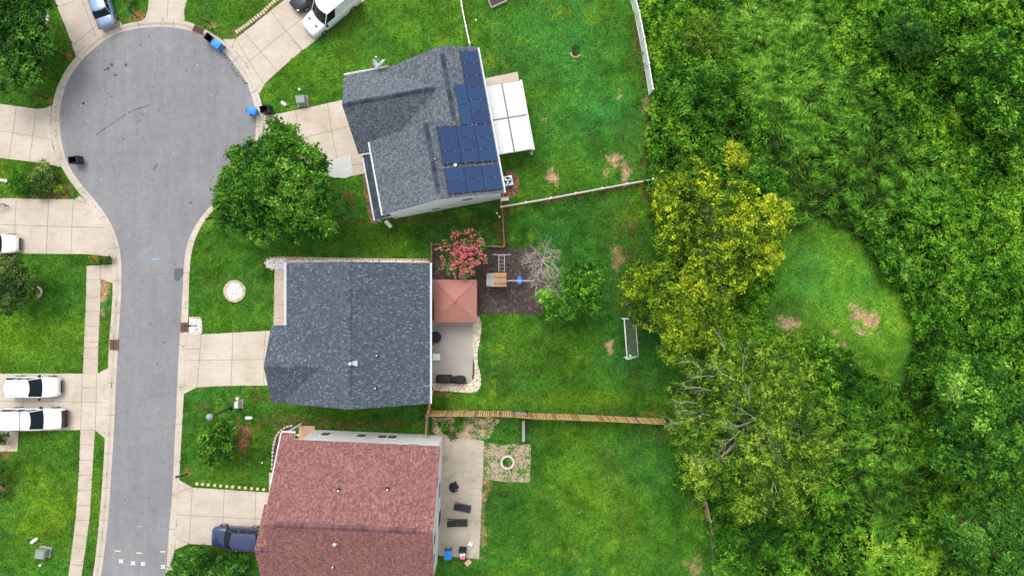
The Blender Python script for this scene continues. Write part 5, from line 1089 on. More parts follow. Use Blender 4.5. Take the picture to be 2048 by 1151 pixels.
# ------------------------------------------------------------------ vehicles (local +x = nose)
def vehicle(name, label, cat, loc, rz, Lf, Wd, paint, kind='suv', group='parked vehicles'):
    root = thing(name, label, cat, loc, rz, group); hw = Wd / 2
    # stations: x from tail to nose, half width, top height of the lower body
    if kind == 'van':   st = [(-1, .88, .9), (-.985, .97, 1.25), (-.9, 1, 1.3), (.3, 1, 1.3), (.62, .99, 1.25), (.78, .96, 1.15), (.90, .90, 1.02), (.97, .80, .88), (1, .66, .70)]; zb, zr = 1.25, 2.55
    elif kind == 'sedan': st = [(-1, .70, .72), (-.97, .86, .88), (-.88, .95, .95), (-.6, .99, .97), (0, 1, .95), (.45, .99, .93), (.72, .95, .88), (.88, .88, .78), (.97, .74, .68), (1, .58, .55)]; zb, zr = .94, 1.42
    else:               st = [(-1, .84, .95), (-.98, .93, 1.05), (-.9, .98, 1.08), (-.4, 1, 1.08), (.3, 1, 1.06), (.62, .98, 1.04), (.82, .94, .98), (.93, .86, .90), (.985, .74, .80), (1, .60, .66)]; zb, zr = 1.06, 1.78
    xs = [a * Lf / 2 for a, b, c in st]; mb = MB(); rows = []
    for (a, b, c), x in zip(st, xs):
        w = hw * b; sec = [(w * .96, .24), (w, .45), (w, c * .72), (w * .97, c * .9), (w * .90, c), (w * .55, c + .03), (0, c + .045)]
        full = [Vector((x, y, z)) for y, z in sec] + [Vector((x, -y, z)) for y, z in sec[-2::-1]]; rows.append(full)
    mb.grid(rows, 0); mb.face(rows[0][::-1], 0); mb.face(rows[-1], 0)
    mb.build('body', M[paint], root)
    P_ = {'van': (-.975, .52, -.95, .28, .93, .84), 'sedan': (-.66, .46, -.42, .16, .90, .74), 'suv': (-.93, .47, -.84, .15, .92, .79), 'pickup': (-.93, .42, -.90, .14, .92, .80)}[kind]
    xb0, xb1, xt0, xt1 = [v * Lf / 2 for v in P_[:4]]; wb, wt = P_[4] * hw, P_[5] * hw
    T = np.linspace(-1, 1, 9); bow = .16 if kind != 'van' else .22; z1 = zb + .02; z2 = zr - .03
    def fr(t, u, z): return Vector((xb1 + (xt1 - xb1) * u - bow * t * t, (wb + (wt - wb) * u) * t, z))
    g = MB(); g.grid([[fr(t, u, z1 + (z2 - z1) * u) for t in T] for u in (0, .5, 1)], 0); g.build('windscreen', M['carglass'], root)
    g = MB(); g.grid([[Vector((xb0 + (xt0 - xb0) * u + .08 * t * t, (wb + (wt - wb) * u) * t, z1 + (z2 - z1) * u)) for t in T[::-1]] for u in (0, 1)], 0)
    g.build('rear_window', M['carglass'] if kind != 'van' else M[paint], root)
    # roof with a soft crown, slightly overhanging the glass
    r = MB(); rr = []
    for i in range(9):
        x = xt0 + (xt1 - xt0) * i / 8; e = .04 if i in (0, 8) else 0
        rr.append([Vector((x - (bow * t * t if i == 8 else (-.08 * t * t if i == 0 else 0)), wt * 1.01 * t, zr - e - .07 * t * t * (1 if abs(t) < 1 else 1.3))) for t in T])
    r.grid(rr, 0)
    for sgn in (1, -1):   # pillars and cant rail
        for (a, b) in ((fr(sgn, 0, z1), fr(sgn, 1, z2)), (Vector((xb0 + .08, wb * sgn, z1)), Vector((xt0 + .08, wt * sgn, z2)))): r.tube(a, b, .05, .045, 5, 0)
        r.tube(Vector((xt0 + .06, wt * sgn, z2 - .02)), Vector((xt1 - bow, wt * sgn, z2 - .02)), .04, .04, 5, 0)
    r.build('roof', M[paint], root)
    for sgn in (1, -1):
        g = MB(); n = 3; a0 = Vector((xb0 + .1, wb * sgn * 1.0, z1)); a1 = Vector((xb1 - bow, wb * sgn, z1)); b0 = Vector((xt0 + .1, wt * sgn, z2)); b1 = Vector((xt1 - bow, wt * sgn, z2))
        q = [a0, a1, b1, b0]; 
        if kind == 'van':
            f = .70; g.face([a0, a0.lerp(a1, f), b0.lerp(b1, f), b0], 1); g.face([a0.lerp(a1, f), a1, b1, b0.lerp(b1, f)], 0)
        else: g.face(q, 0)
        g.build('side_window', [M['carglass'], M[paint]], root)
        if kind != 'van':
            g = MB()
            for f in ((.36, .66) if kind == 'suv' else (.42, .74)): g.tube(a0.lerp(a1, f), b0.lerp(b1, f), .045 if kind != 'pickup' else .07, .045, 5, 0)
            g.build('door_pillar', M[paint], root)
        g = MB(); c = Vector((xb1 - .30, (hw + .10) * sgn, zb + .06)); g.lathe([(.02, -.13), (.11, -.09), (.13, 0), (.10, .10), (.02, .13)], 10, c, 0); g.tube(c, c - Vector((.05, .2 * sgn, .04)), .03, .03, 5)
        g.build('mirror', M['black'] if paint != 'white_paint' or kind != 'sedan' else M[paint], root)
        g = MB(); x = xs[-3] - .02; g.tube((x - .02, hw * .70 * sgn, .70 if kind != 'van' else .88), (x + .20 * 1, hw * .60 * sgn, .68 if kind != 'van' else .84), .11, .09, 8); 
        g.build('headlight', M['headlight'], root)
        g = MB(); g.box(-Lf / 2 + .02, -Lf / 2 + .22, sgn * hw * .80 - .13, sgn * hw * .80 + .13, .62, .84); g.build('tail_light', M['taillight'], root)
        if kind in ('suv', 'pickup') and paint == 'white_paint' and kind == 'suv':
            g = MB(); g.tube((xt0 + .3, wt * .86 * sgn, zr + .05), (xt1 - .45, wt * .86 * sgn, zr + .05), .025, .025, 5); g.build('roof_rail', M['metal_grey'], root)
    for x in (-.60 * Lf / 2, .62 * Lf / 2):
        for sgn in (1, -1):
            w = MB(); w.tube((x, sgn * (hw - .20), .36), (x, sgn * (hw + .015), .36), .36, .35, 16); o = w.build('wheel', M['tyre'], root)
            w = MB(); w.tube((x, sgn * (hw + .016), .36), (x, sgn * (hw + .03), .36), .23, .21, 12); w.build('rim', M['rim'], o)
    g = MB(); bx = Lf / 2
    if kind == 'pickup': g.box(bx - .20, bx + .06, -hw * .78, hw * .78, .35, .92, 0)
    g.box(bx - .12, bx + .03, -hw * .60, hw * .60, .30, .50, 0)
    g.build('bumper', M['black'], root)
    if kind != 'sedan':
        g = MB()
        for k in range(7): g.box(bx - .10, bx + .012, -hw * .42 + k * hw * .12, -hw * .42 + k * hw * .12 + .04, .52, .74, 0)
        g.box(bx - .14, bx - .02, -hw * .45, hw * .45, .5, .76, 1); g.build('grille', [M['chrome'], M['black']], root)
    return root, dict(xt0=xt0, xt1=xt1, wt=wt, zr=zr, hw=hw, zb=zb, xb1=xb1)
def at(px, py, h, back, ang):
    """centre of a vehicle whose nose is seen at px,py and height h; back = half length"""
    q = P(px, py, h); return (q.x - math.cos(ang) * back, q.y - math.sin(ang) * back, 0)
a = 0.0
vehicle('parked_suv', 'white vehicle with roof rails, upper of the two nosing toward the pavement on the left', 'suv', at(119, 773.5, .7, 2.45, a)[:2] + (.02,), a, 4.9, 1.98, 'white_paint', 'suv')
rt, d = vehicle('parked_pickup', 'white pickup with a camper top and dark front bumper, lower of the two', 'pickup truck', at(130, 837, .7, 2.9, a)[:2] + (.02,), a, 5.8, 2.05, 'white_paint', 'pickup')
mb = MB(); mb.box(-.62, -.56, -.85, .85, 1.72, 1.815); mb.build('roof_seam', M['metal_grey'], rt)
a = R(176.5)
rt, d = vehicle('parked_suv', 'navy blue vehicle with ribbed roof nosing out from under the red roof', 'suv', at(424, 1071, .7, 2.45, a)[:2] + (.02,), a, 4.9, 2.0, 'navy_paint', 'suv')
mb = MB()
for k in range(8): y = -.62 + k * .177; mb.box(d['xt0'] + .3, d['xt1'] - .55, y - .014, y + .014, d['zr'] - .05 - .10 * (y / d['wt']) ** 2, d['zr'] + .012 - .06 * (y / d['wt']) ** 2)
mb.build('roof_rib', M['navy_paint'], rt)
a = 0.0
vehicle('parked_car', 'white car at the left edge, only its nose showing on the grey driveway', 'car', at(37, 487.5, .6, 2.3, a)[:2] + (.02,), a, 4.6, 1.85, 'white_paint', 'sedan')
a = R(108)
q = P(214.5, 53, .8); vehicle('parked_car', 'pale blue silver car with its tail toward the turning circle at the top left', 'car', (q.x + math.cos(a) * 2.3, q.y + math.sin(a) * 2.3, .02), a, 4.6, 1.84, 'blue_paint', 'sedan')
a = R(220)
q = at(614, 61, .8, 2.9, a); rt, d = vehicle('parked_van', 'large white cargo van with dark windscreen on the diagonal driveway', 'van', q[:2] + (.02,), a, 5.8, 2.08, 'white_paint', 'van')
mb = MB(); mb.box(d['xb1'] + .42, d['xb1'] + .56, -.62, -.34, 1.2, 1.30); mb.box(d['xb1'] + .42, d['xb1'] + .56, .34, .62, 1.2, 1.30); mb.build('bonnet_vent', M['black'], rt)
q = at(585, 14, .7, 2.3, a); vehicle('parked_car', 'black car beside the white van, only its front corner showing at the top', 'car', q[:2] + (.02,), a, 4.6, 1.85, 'black_paint', 'sedan')

# boat-trailer tongue on the left driveway
q = P(0, 411, .5); rt = thing('trailer', 'silver metal trailer tongue poking in at the left edge of the grey driveway', 'trailer', (q.x, q.y, .02), 0)
mb = MB()
for s_ in (1, -1): mb.tube((-1.6, .75 * s_, .5), (.45, .06 * s_, .48), .045, .045, 6)
mb.box(-.5, -.42, -.33, .33, .45, .53); mb.build('frame', M['chrome'], rt)
mb = MB(); mb.tube((.4, 0, .48), (.85, -.06, .48), .045, .05, 6); mb.tube((.42, .12, .2), (.42, .12, .85), .035, .035, 6); mb.build('hitch', M['black'], rt)
mb = MB(); mb.lathe([(.12, -.1), (.16, 0), (.12, .1)], 10, (-.05, .05, .58)); mb.build('winch', M['metal_grey'], rt)
q = P(3, 360, .3); rt = thing('water_pipe', 'white plastic drain end lying in the grass at the left edge', 'drain pipe', (q.x, q.y, 0)); mb = MB(); mb.tube((-1, .15, .12), (.25, -.05, .12), .14, .15, 10); mb.lathe([(.17, -.02), (.19, .03), (.14, .06)], 10, (.25, -.05, .12), 0); mb.build('pipe', M['white_pl'], rt)

# ------------------------------------------------------------------ wheeled bins
def bin_(label, px, py, deg, col, open_=False, lid='same', fill=None, z=0.0, group='wheeled bins', h=1.02):
    q = P(px, py, h * .8); rt = thing('wheeled_bin', label, 'bin', (q.x, q.y, z), R(deg), group)
    w, dp, t = .32, .37, .025; mb = MB()
    Bm = [Vector((i * w * .78, j * dp * .78, .07)) for i, j in ((-1, -1), (1, -1), (1, 1), (-1, 1))]; Tm = [Vector((i * w, j * dp, h)) for i, j in ((-1, -1), (1, -1), (1, 1), (-1, 1))]
    Ti = [Vector((i * (w - t), j * (dp - t), h)) for i, j in ((-1, -1), (1, -1), (1, 1), (-1, 1))]; Bi = [Vector((i * w * .74, j * dp * .74, .12)) for i, j in ((-1, -1), (1, -1), (1, 1), (-1, 1))]
    for i in range(4):
        k = (i + 1) % 4; mb.face([Bm[i], Bm[k], Tm[k], Tm[i]]); mb.face([Tm[i], Tm[k], Ti[k], Ti[i]]); mb.face([Ti[i], Ti[k], Bi[k], Bi[i]])
    mb.face(Bm[::-1]); mb.face(Bi); mb.build('body', M[col], rt)
    lm = MB()
    lc = M[col] if lid == 'same' else M[lid]
    if open_:
        lm.taper(0, 0, 0, .05, w + .03, dp + .02, w * .9, dp * .85, 0, Matrix.Translation((0, dp + .14, h * .62)) @ Matrix.Rotation(R(-70), 4, 'X'))
    else:
        rows = [[Vector((x * (w + .03), y * (dp + .04), h + .02 + .07 * (1 - x * x) * (1 - y ** 4))) for x in np.linspace(-1, 1, 5)] for y in np.linspace(-1, 1, 7)]
        lm.grid(rows, 0); lm.box(-w - .03, w + .03, -dp - .04, -dp + .02, h - .02, h + .03); lm.box(-.12, .12, -dp - .09, -dp - .03, h - .0, h + .03)
    lm.build('lid', lc, rt)
    hb = MB(); hb.tube((-w * .8, dp + .10, h - .05), (w * .8, dp + .10, h - .05), .022, .022, 6); hb.box(-w * .8, -w * .8 + .05, dp - .02, dp + .12, h - .09, h - .03); hb.box(w * .8 - .05, w * .8, dp - .02, dp + .12, h - .09, h - .03); hb.build('handle', M['black'], rt)
    for s_ in (-1, 1):
        wm = MB(); wm.tube((s_ * (w * .80), dp * .86, .13), (s_ * (w * .98), dp * .86, .13), .13, .13, 12); wm.build('wheel', M['tyre'], rt)
    if fill:
        for k, (fx, fy, fr_, fc) in enumerate(fill):
            o = MB(); o.lathe([(fr_, -.05), (fr_ * 1.05, .02), (fr_ * .8, .10), (fr_ * .3, .15)], 9, (fx, fy, h + .02)); o.build('rubbish_bag', M[fc], rt)
    return rt
bin_('black wheeled bin with open lid, left of the pair at the upper kerb', 419, 77, 50, 'black', True)
bin_('blue wheeled bin with closed lid, beside the open black one at the upper kerb', 434, 89, 235, 'blue')
bin_('blue wheeled bin standing on the asphalt edge at the end of the solar house driveway', 504, 222, 80, 'blue')
bin_('black wheeled bin open on the grass side of the kerb, beside the blue one', 529, 219, -80, 'black', True)
bin_('lone black wheeled bin standing on the left side of the turning circle', 147, 320, -80, 'black', True)
bin_('blue wheeled bin at the grass end of the tan patio by the red roofed house', 896, 1108, 0, 'blue_dk', False, 'blue')
bin_('overfilled bin with pink and white bags at the end of the tan patio', 925, 1110, 0, 'black', True, 'black', [(-.12, .14, .16, 'white_pl'), (.14, .16, .15, 'white_pl'), (-.1, -.1, .17, 'pink'), (.12, -.12, .17, 'pink'), (.08, .02, .10, 'red_pl')])

# ------------------------------------------------------------------ mailboxes
def mailbox(label, px, py, deg, col='black', post='black'):
    q = P(px, py, 0); rt = thing('mailbox', label, 'mailbox', (q.x, q.y, 0), R(deg), 'mailboxes along the kerb')
    mb = MB(); mb.tube((0, 0, 0), (0, 0, 1.12), .05, .045, 6); mb.tube((-.05, 0, .98), (.45, 0, .98), .035, .035, 5); mb.tube((.02, 0, .65), (.3, 0, .96), .025, .025, 5); mb.lathe([(.07, 0), (.05, .05), (.01, .10)], 8, (0, 0, 1.12)); mb.build('post', M[post], rt)
    b = MB(); sec = [(-.09, 0), (.09, 0), (.09, .11), (.065, .17), (0, .20), (-.065, .17), (-.09, .11)]
    fa = [Vector((.0, y, 1.02 + z)) for y, z in sec]; fb = [Vector((.52, y, 1.02 + z)) for y, z in sec]
    b.face(fa); b.face(fb[::-1])
    for i in range(len(sec)): k = (i + 1) % len(sec); b.face([fa[k], fb[k], fb[i], fa[i]])
    o = b.build('box', M[col], rt); f = MB(); f.box(.33, .36, .092, .105, 1.12, 1.30); f.box(.26, .36, .092, .105, 1.26, 1.32); f.build('flag', M['red_pl'], rt)
mailbox('black mailbox on the kerb outside the red roofed house', 374, 946, 180)
mailbox('black mailbox in the white pebbles by the right storm drain', 392, 650, 180)
mailbox('black mailbox in the tan straw ring left of the top left driveway', 132, 114, 150)
mailbox('black mailbox in the lower straw ring, left of the turning circle', 94, 198, 170)
mailbox('black mailbox in straw beside the pale blue car', 274, 34, 120)
mailbox('large black mailbox on the grass right of the top storm drain', 424, 52, 160)
mailbox('dark mailbox partly hidden below the maple near the kerb', 432, 437, 200)

# ------------------------------------------------------------------ street lamp, utility boxes
q = P(462, 815, 0); rt = thing('street_lamp', 'black street lamp post with a grey lantern head on the lawn', 'street lamp', (q.x, q.y, 0))
mb = MB(); mb.lathe([(.16, 0), (.14, .25), (.08, .35), (.065, 4.1)], 10); mb.build('post', M['black'], rt)
mb = MB(); mb.lathe([(.08, 4.1), (.20, 4.2), (.26, 4.5), (.30, 4.62), (.24, 4.68)], 12); mb.lathe([(.30, 4.68), (.16, 4.85), (.04, 4.92)], 12); mb.build('lantern', M['metal_grey'], rt)
def ubox(label, px, py, w, d, h, deg, mat, name='utility_box', cat='utility box'):
    q = P(px, py, h); rt = thing(name, label, cat, (q.x, q.y, 0), R(deg), None); mb = MB()
    mb.box(-w / 2, w / 2, -d / 2, d / 2, .06, h * .8); mb.taper(0, 0, h * .8, h, w / 2 + .03, d / 2 + .03, w / 2 - .04, d / 2 - .04); mb.build('cabinet', M[mat], rt)
    b = MB(); b.box(-w / 2 - .12, w / 2 + .12, -d / 2 - .12, d / 2 + .12, 0, .06); b.build('base_pad', M['patio'], rt)
    c = MB(); c.box(-w / 2 + .06, w / 2 - .06, -d / 2 - .03, -d / 2 - .004, .12, h * .72); c.tube((w * .2, -d / 2 - .05, h * .4), (w * .2, -d / 2 - .05, h * .5), .02, .02, 5); c.build('door', M['metal_grey'], rt)
ubox('green grey transformer box on the lawn near the solar house driveway', 600, 198, .85, .75, .85, 6, 'green_box')
ubox('grey green transformer box on the bottom left lawn', 78.5, 1109, .9, .8, .85, -8, 'green_box')
ubox('pale grey utility cabinet with a dark slot beside the street lamp', 472, 810, .42, .62, .9, 0, 'galv')
def capped(label, px, py, r, h, mat='white_pl', lie=None, L=.5):
    q = P(px, py, h); rt = thing('utility_marker', label, 'utility marker', (q.x, q.y, 0)); mb = MB()
    if lie is None: mb.lathe([(r * .8, 0), (r * .8, h * .8), (r, h * .85), (r, h), (r * .4, h * 1.08)], 12)
    else:
        Mx = Matrix.Rotation(R(lie), 4, 'Z') @ Matrix.Rotation(R(90), 4, 'Y'); mb.lathe([(r, -L / 2), (r * 1.1, 0), (r, L * .35), (r * .5, L / 2)], 10, (0, 0, 0), 0, Matrix.Translation((0, 0, r)) @ Mx)
    mb.build('pedestal', M[mat], rt)
capped('small round cream capped marker above the transformer by the solar house', 598, 178.5, .12, .4, 'cream_pl')
capped('white pill shaped pedestal left of the transformer by the solar house', 567, 207, .16, .3, 'white_pl', -40, .55)
capped('small round white cap below the bottom left transformer', 79.5, 1130, .12, .3)
capped('white pill shaped pedestal above the bottom left transformer', 67, 1081, .15, .3, 'white_pl', 35, .75)
capped('round white capped marker above the pale utility cabinet', 474, 797, .15, .5, 'cream_pl')
capped('white cylinder lying right of the street lamp on the lawn', 497, 836, .15, .3, 'white_pl', 0, .65)
capped('tiny white marker on the lawn left of the red roofed house', 524, 925, .08, .2, 'cream_pl')
capped('round white garden light left of the brown fence, upper one', 994, 426, .11, .35, 'white_pl')
capped('round white garden light left of the brown fence, lower one', 999, 433, .11, .35, 'white_pl')
capped('white cap in the grass near the top centre vinyl fence', 952, 40, .09, .12, 'cream_pl')

# ------------------------------------------------------------------ storm drains
def drain(label, px, py, w, d, deg):
    q = P(px, py, 0); rt = thing('storm_drain', label, 'storm drain', (q.x, q.y, 0), R(deg), 'storm drains set in the kerb'); mb = MB()
    mb.box(-w / 2 - .08, w / 2 + .08, -d / 2 - .08, d / 2 + .08, ROADZ, .036); mb.build('surround', M['brick_red'], rt); g = MB()
    n = 5
    for k in range(n): y = -d / 2 + d * (k + .5) / n; g.box(-w / 2, w / 2, y - .045, y + .045, .040, .06)
    g.box(-.04, .04, -d / 2, d / 2, .044, .066); g.build('grate', M['grille'], rt)
drain('square rusty storm drain in the left kerb', 227.5, 689, .62, .85, 0)
drain('square rusty storm drain beside the white pebbles in the right kerb', 369.5, 654, .66, .78, 0)
drain('long rusty storm drain in the kerb at the top of the turning circle', 397, 60, .92, .5, -24)

# ------------------------------------------------------------------ fences
def fence(name, label, cat, px, h, mat, style, step=1.9, hpx=0.0, post_h=.12, pw=.07, gap=None, boards=.10, bt=.02, cap_mat=None, zt=None):
    """px: photo pixels of the fence line; hpx = height at which those pixels were read"""
    pts = [P(x, y, hpx) for x, y in px]; o = pts[0]; rt = thing(name, label, cat, (o.x, o.y, 0)); pts = [Vector((p.x - o.x, p.y - o.y, 0)) for p in pts]
    for i in range(len(pts) - 1):
        a, b = pts[i], pts[i + 1]; L = (b - a).length; d = (b - a).normalized(); ang = math.atan2(d.y, d.x); n = max(1, round(L / step)); seg = L / n
        for k in range(n + (1 if i == len(pts) - 2 else 0)):
            c = a + d * seg * k; mb = MB(); Mx = Matrix.Translation(c) @ Matrix.Rotation(ang, 4, 'Z')
            mb.box(-pw, pw, -pw, pw, 0, h + post_h, 0, Mx); mb.taper(0, 0, h + post_h, h + post_h + .06, pw * 1.25, pw * 1.25, pw * .4, pw * .4, 0, Mx); mb.build('post', M[cap_mat or mat], rt)
        for k in range(n):
            c = a + d * seg * k; Mx = Matrix.Translation(c) @ Matrix.Rotation(ang, 4, 'Z'); mb = MB(); x0, x1 = pw + .004, seg - pw - .004
            if style == 'picket':
                x = x0 + .06
                while x < x1 - .05:
                    mb.box(x, x + .055, -.01, .012, .08, h + rnd.uniform(-.015, .015), 0, Mx); x += .15
                for z in (.25, h - .12): mb.box(x0, x1, .014, .055, z, z + .07, 0, Mx)
                mb.box(x0, x1, -.03, .05, h - .03, h + .005, 0, Mx) if hpx >= 0 else None
            elif style == 'board':
                x = x0
                lean = rnd.uniform(-.02, .02)
                while x < x1 - .03:
                    w_ = boards * rnd.uniform(.92, 1.04); hh = h + rnd.uniform(-.03, .03); dz = rnd.uniform(-.012, .012); tip = .0
                    x2 = min(x + w_, x1); sk = lean + rnd.uniform(-.01, .01)
                    c8 = [Vector((xx + (sk * zz), yy + dz + (0 if zz < .1 else tip), zz)) for zz in (.04, hh) for yy in (-bt / 2, bt / 2) for xx in (x, x2)]
                    c8 = [Mx @ v for v in c8]; m_ = 0 if rnd.random() < .8 else 1
                    for q in ((0, 2, 3, 1), (4, 5, 7, 6), (0, 1, 5, 4), (1, 3, 7, 5), (3, 2, 6, 7), (2, 0, 4, 6)): mb.face([c8[v] for v in q], m_)
                    x += w_ + (gap or .012) 
                for z in (.3, h * .55, h - .25): mb.box(x0, x1, -.085, -.035, z, z + .09, 1, Mx)
            elif style == 'panel':
                mb.box(x0, x1, -.025, .025, .06, h - .06, 0, Mx); mb.box(x0, x1, -.045, .045, h - .06, h + .02, 0, Mx); mb.box(x0, x1, -.04, .04, .1, .2, 0, Mx)
            mb.build('fence_panel', [M[mat], M['wood_tan2']], rt)
    return rt
fence('vinyl_fence', 'thin white vinyl fence running down to the north end of the solar house', 'fence', [(917, -25), (922, 0), (925, 20), (933, 60), (940, 92)], 1.5, 'vinyl', 'panel', hpx=.7)
fence('vinyl_fence', 'tall white vinyl fence between the back lawn and the wild scrub', 'fence', [(1254, -20), (1262, 5), (1271, 40), (1281, 90), (1290, 140), (1298, 190)], 1.9, 'vinyl', 'panel', hpx=0, step=2.3)
fence('picket_fence', 'low cream picket fence between the two back lawns ending at the solar house', 'fence', [(1003, 416), (1100, 399), (1200, 380), (1301, 362)], 1.15, 'picket', 'picket', hpx=0, step=2.4, cap_mat='trim')
fence('picket_fence', 'brown picket fence running down beside the mulch bed from the white one', 'fence', [(1003, 405), (1006, 445), (1008.5, 491)], 1.15, 'wood_brown', 'picket', hpx=1.1)
fence('picket_fence', 'brown picket fence along the top of the mulch bed behind the pink blossom', 'fence', [(1007, 493), (935, 490), (864, 488)], 1.15, 'wood_brown', 'picket', hpx=.9)
fence('picket_fence', 'short brown picket fence from the mulch bed corner to the blue grey roofed house', 'fence', [(863, 489), (862, 531)], 1.15, 'wood_brown', 'picket', hpx=1.1)
fence('wooden_fence', 'long tan wooden board fence between two back yards', 'fence', [(858, 820), (1000, 821), (1028, 822), (1060, 825), (1200, 830), (1338, 837)], 2.75, 'wood_tan', 'board', hpx=0, gap=.07, boards=.15, step=2.65, post_h=-.02, cap_mat='wood_brown', pw=.05)
fence('wooden_fence', 'short tan wooden fence joining the house corner to the long board fence', 'fence', [(865.5, 781), (858.5, 820)], 1.9, 'wood_tan', 'board', hpx=.9, boards=.14, post_h=.02)
fence('wooden_fence', 'short grey weathered fence between the long board fence and the red roofed house', 'fence', [(857, 826), (855, 866)], 1.9, 'wood_grey', 'board', hpx=.6, boards=.14, post_h=.02)
fence('wooden_fence', 'grey weathered leaning fence emerging below the huge olive tree', 'fence', [(1402, 985), (1412, 1030), (1424, 1078)], 1.7, 'wood_grey', 'board', hpx=0, boards=.16, post_h=.02)
fence('wire_fence', 'thin pale rail fence continuing down from the grey leaning fence', 'fence', [(1425, 1082), (1428, 1115), (1431, 1160)], 1.2, 'wood_grey', 'picket', hpx=.6, pw=.05)
q = P(1041, 826, 1.0); rt = thing('fence_gate', 'pale grey slatted gate flap set in the long board fence', 'gate', (q.x, q.y, 0)); mb = MB()
for k in range(8): mb.box(-.58 + k * .147, -.58 + k * .147 + .125, .10, .13, 1.5, 2.2, 0)
mb.box(-.6, .6, .04, .10, 1.55, 1.65); mb.box(-.6, .6, .04, .10, 2.05, 2.15); mb.build('slat_panel', M['wood_grey'], rt)
mb = MB(); mb.box(-.66, -.6, .02, .14, 0, 2.25); mb.box(.6, .66, .02, .14, 0, 2.25); mb.build('post', M['black'], rt)
q = P(1047, 862, .9); rt = thing('garden_screen', 'narrow grey board screen running down from the long board fence', 'screen', (q.x, q.y, 0)); mb = MB()
mb.box(-.13, .13, -.98, .98, .78, .84); mb.build('top_board', M['wood_grey'], rt)
for y in (-.9, 0, .9): mb = MB(); mb.box(-.06, .06, y - .05, y + .05, 0, .776); mb.build('post', M['wood_grey'], rt)

# ------------------------------------------------------------------ gazebo, playset, goal
q = P(910.5, 601.5, 0); rt = thing('gazebo', 'square gazebo with a dusty red hipped canopy behind the blue grey roofed house', 'gazebo', P(911, 601.5, 2.4).to_2d().to_3d())
hx, hy = .5 * (953.5 - 868) / PPM * (CAM_H - 2.4) / CAM_H, .5 * (644.5 - 559) / PPM * (CAM_H - 2.4) / CAM_H
mb = MB(); ap = Vector((.04, 0, 3.45)); cs = [Vector((-hx, -hy, 2.4)), Vector((hx, -hy, 2.4)), Vector((hx, hy, 2.4)), Vector((-hx, hy, 2.4))]
for i in range(4):
    a, b = cs[i], cs[(i + 1) % 4]; L = (b - a).length; n = 7
    u = (b - a).normalized()
    mb.face([a, b, ap], 0, [(0, 0), (L, 0), (L / 2, 2.3)]); mb.face([a - Vector((0, 0, .18)), b - Vector((0, 0, .18)), b, a], 0, [(0, 0), (L, 0), (L, .18), (0, .18)])
mb.build('canopy', M['red_canvas'], rt)
mb = MB()
for c_ in cs: mb.tube(c_ + Vector((0, 0, .015)), ap + Vector((0, 0, .015)), .022, .022, 4)
mb.lathe([(.12, 0), (.10, .06), (.02, .12)], 8, ap); mb.build('hip_seam', M['red_canvas'], rt)
for i, j in ((-1, -1), (1, -1), (1, 1), (-1, 1)):
    mb = MB(); mb.box(i * (hx - .25) - .05, i * (hx - .25) + .05, j * (hy - .25) - .05, j * (hy - .25) + .05, 0, 2.35); mb.build('post', M['dark_rail'], rt)
mb = MB(); mb.box(-hx + .1, hx - .1, hy - .3, hy - .24, 2.2, 2.28); mb.box(-hx + .1, hx - .1, -hy + .24, -hy + .3, 2.2, 2.28); mb.build('beam', M['dark_rail'], rt)

q = P(993, 558, 0); rt = thing('playset', 'wooden play tower with plank roof, ladder and swing beam on the dark mulch', 'playset', (q.x, q.y, 0))
def L3(px, py, h): v = P(px, py, h); return Vector((v.x - rt.location.x, v.y - rt.location.y, h))
a, b = L3(988, 545, 2.7), L3(1013, 573, 2.7); mb = MB(); n = 7; hw_ = (a.y - b.y)
for k in range(n): y0_ = b.y + hw_ * k / n; zz = 2.7 + .18 * (1 - abs(2 * (k + .5) / n - 1)); mb.box(a.x, b.x, y0_ + .008, y0_ + hw_ / n - .008, zz, zz + .03, 0 if k not in (1, 4) else 1)
mb.build('plank_roof', [M['wood_orange'], M['wood_brown']], rt)
a, b = L3(974, 547, 1.5), L3(1010, 572, 1.5); mb = MB(); mb.box(a.x, b.x, b.y, a.y, 1.4, 1.5); mb.build('platform', M['metal_grey'], rt)
mb = MB()
for y in (a.y, b.y): mb.box(a.x, b.x, y - .03, y + .03, 2.0, 2.08)
mb.box(a.x - .03, a.x + .03, b.y + .03, a.y - .03, 2.0, 2.08); mb.build('railing', M['wood_grey'], rt)
for x in (a.x + .04, L3(988, 545, 2.7).x + .1, b.x - .04):
    for y in (a.y - .04, b.y + .04): m2 = MB(); m2.box(x - .05, x + .05, y - .05, y + .05, 0, 2.68 if x > a.x + .1 else 2.1); m2.build('post', M['wood_brown'], rt)
mb = MB(); A, B = L3(997.5, 510, 1.9), L3(1009, 543, 1.9)
for x in (A.x, B.x): mb.box(x - .035, x + .035, B.y, A.y, 1.86, 1.94)
for k in range(5): y = B.y + (A.y - B.y) * (k + .3) / 4.6; mb.tube((A.x + .03, y, 1.9), (B.x - .03, y, 1.9), .022, .022, 5)
mb.build('monkey_bars', M['wood_grey'], rt)
A, B = L3(987, 509, 1.9), L3(1021, 509.5, 1.9); mb = MB(); mb.box(A.x, B.x, A.y - .04, A.y + .04, 1.82, 1.9)
for x in (A.x + .1, B.x - .1): mb.tube((x + (.0), A.y, 1.85), (x, A.y + .25, 0), .045, .045, 5)
mb.build('end_frame', M['wood_grey'], rt)
A, B = L3(1013, 560, 2.2), L3(1069, 562, 2.2); mb = MB(); mb.box(A.x, B.x, (A.y + B.y) / 2 - .06, (A.y + B.y) / 2 + .06, 2.12, 2.24); mb.build('swing_beam', M['wood_grey'], rt)
mb = MB(); 
for s_ in (-1, 1): mb.tube((B.x - .1, B.y, 2.15), (B.x + .05, B.y + s_ * .95, 0), .05, .05, 6)
mb.build('leg_frame', M['wood_brown'], rt)
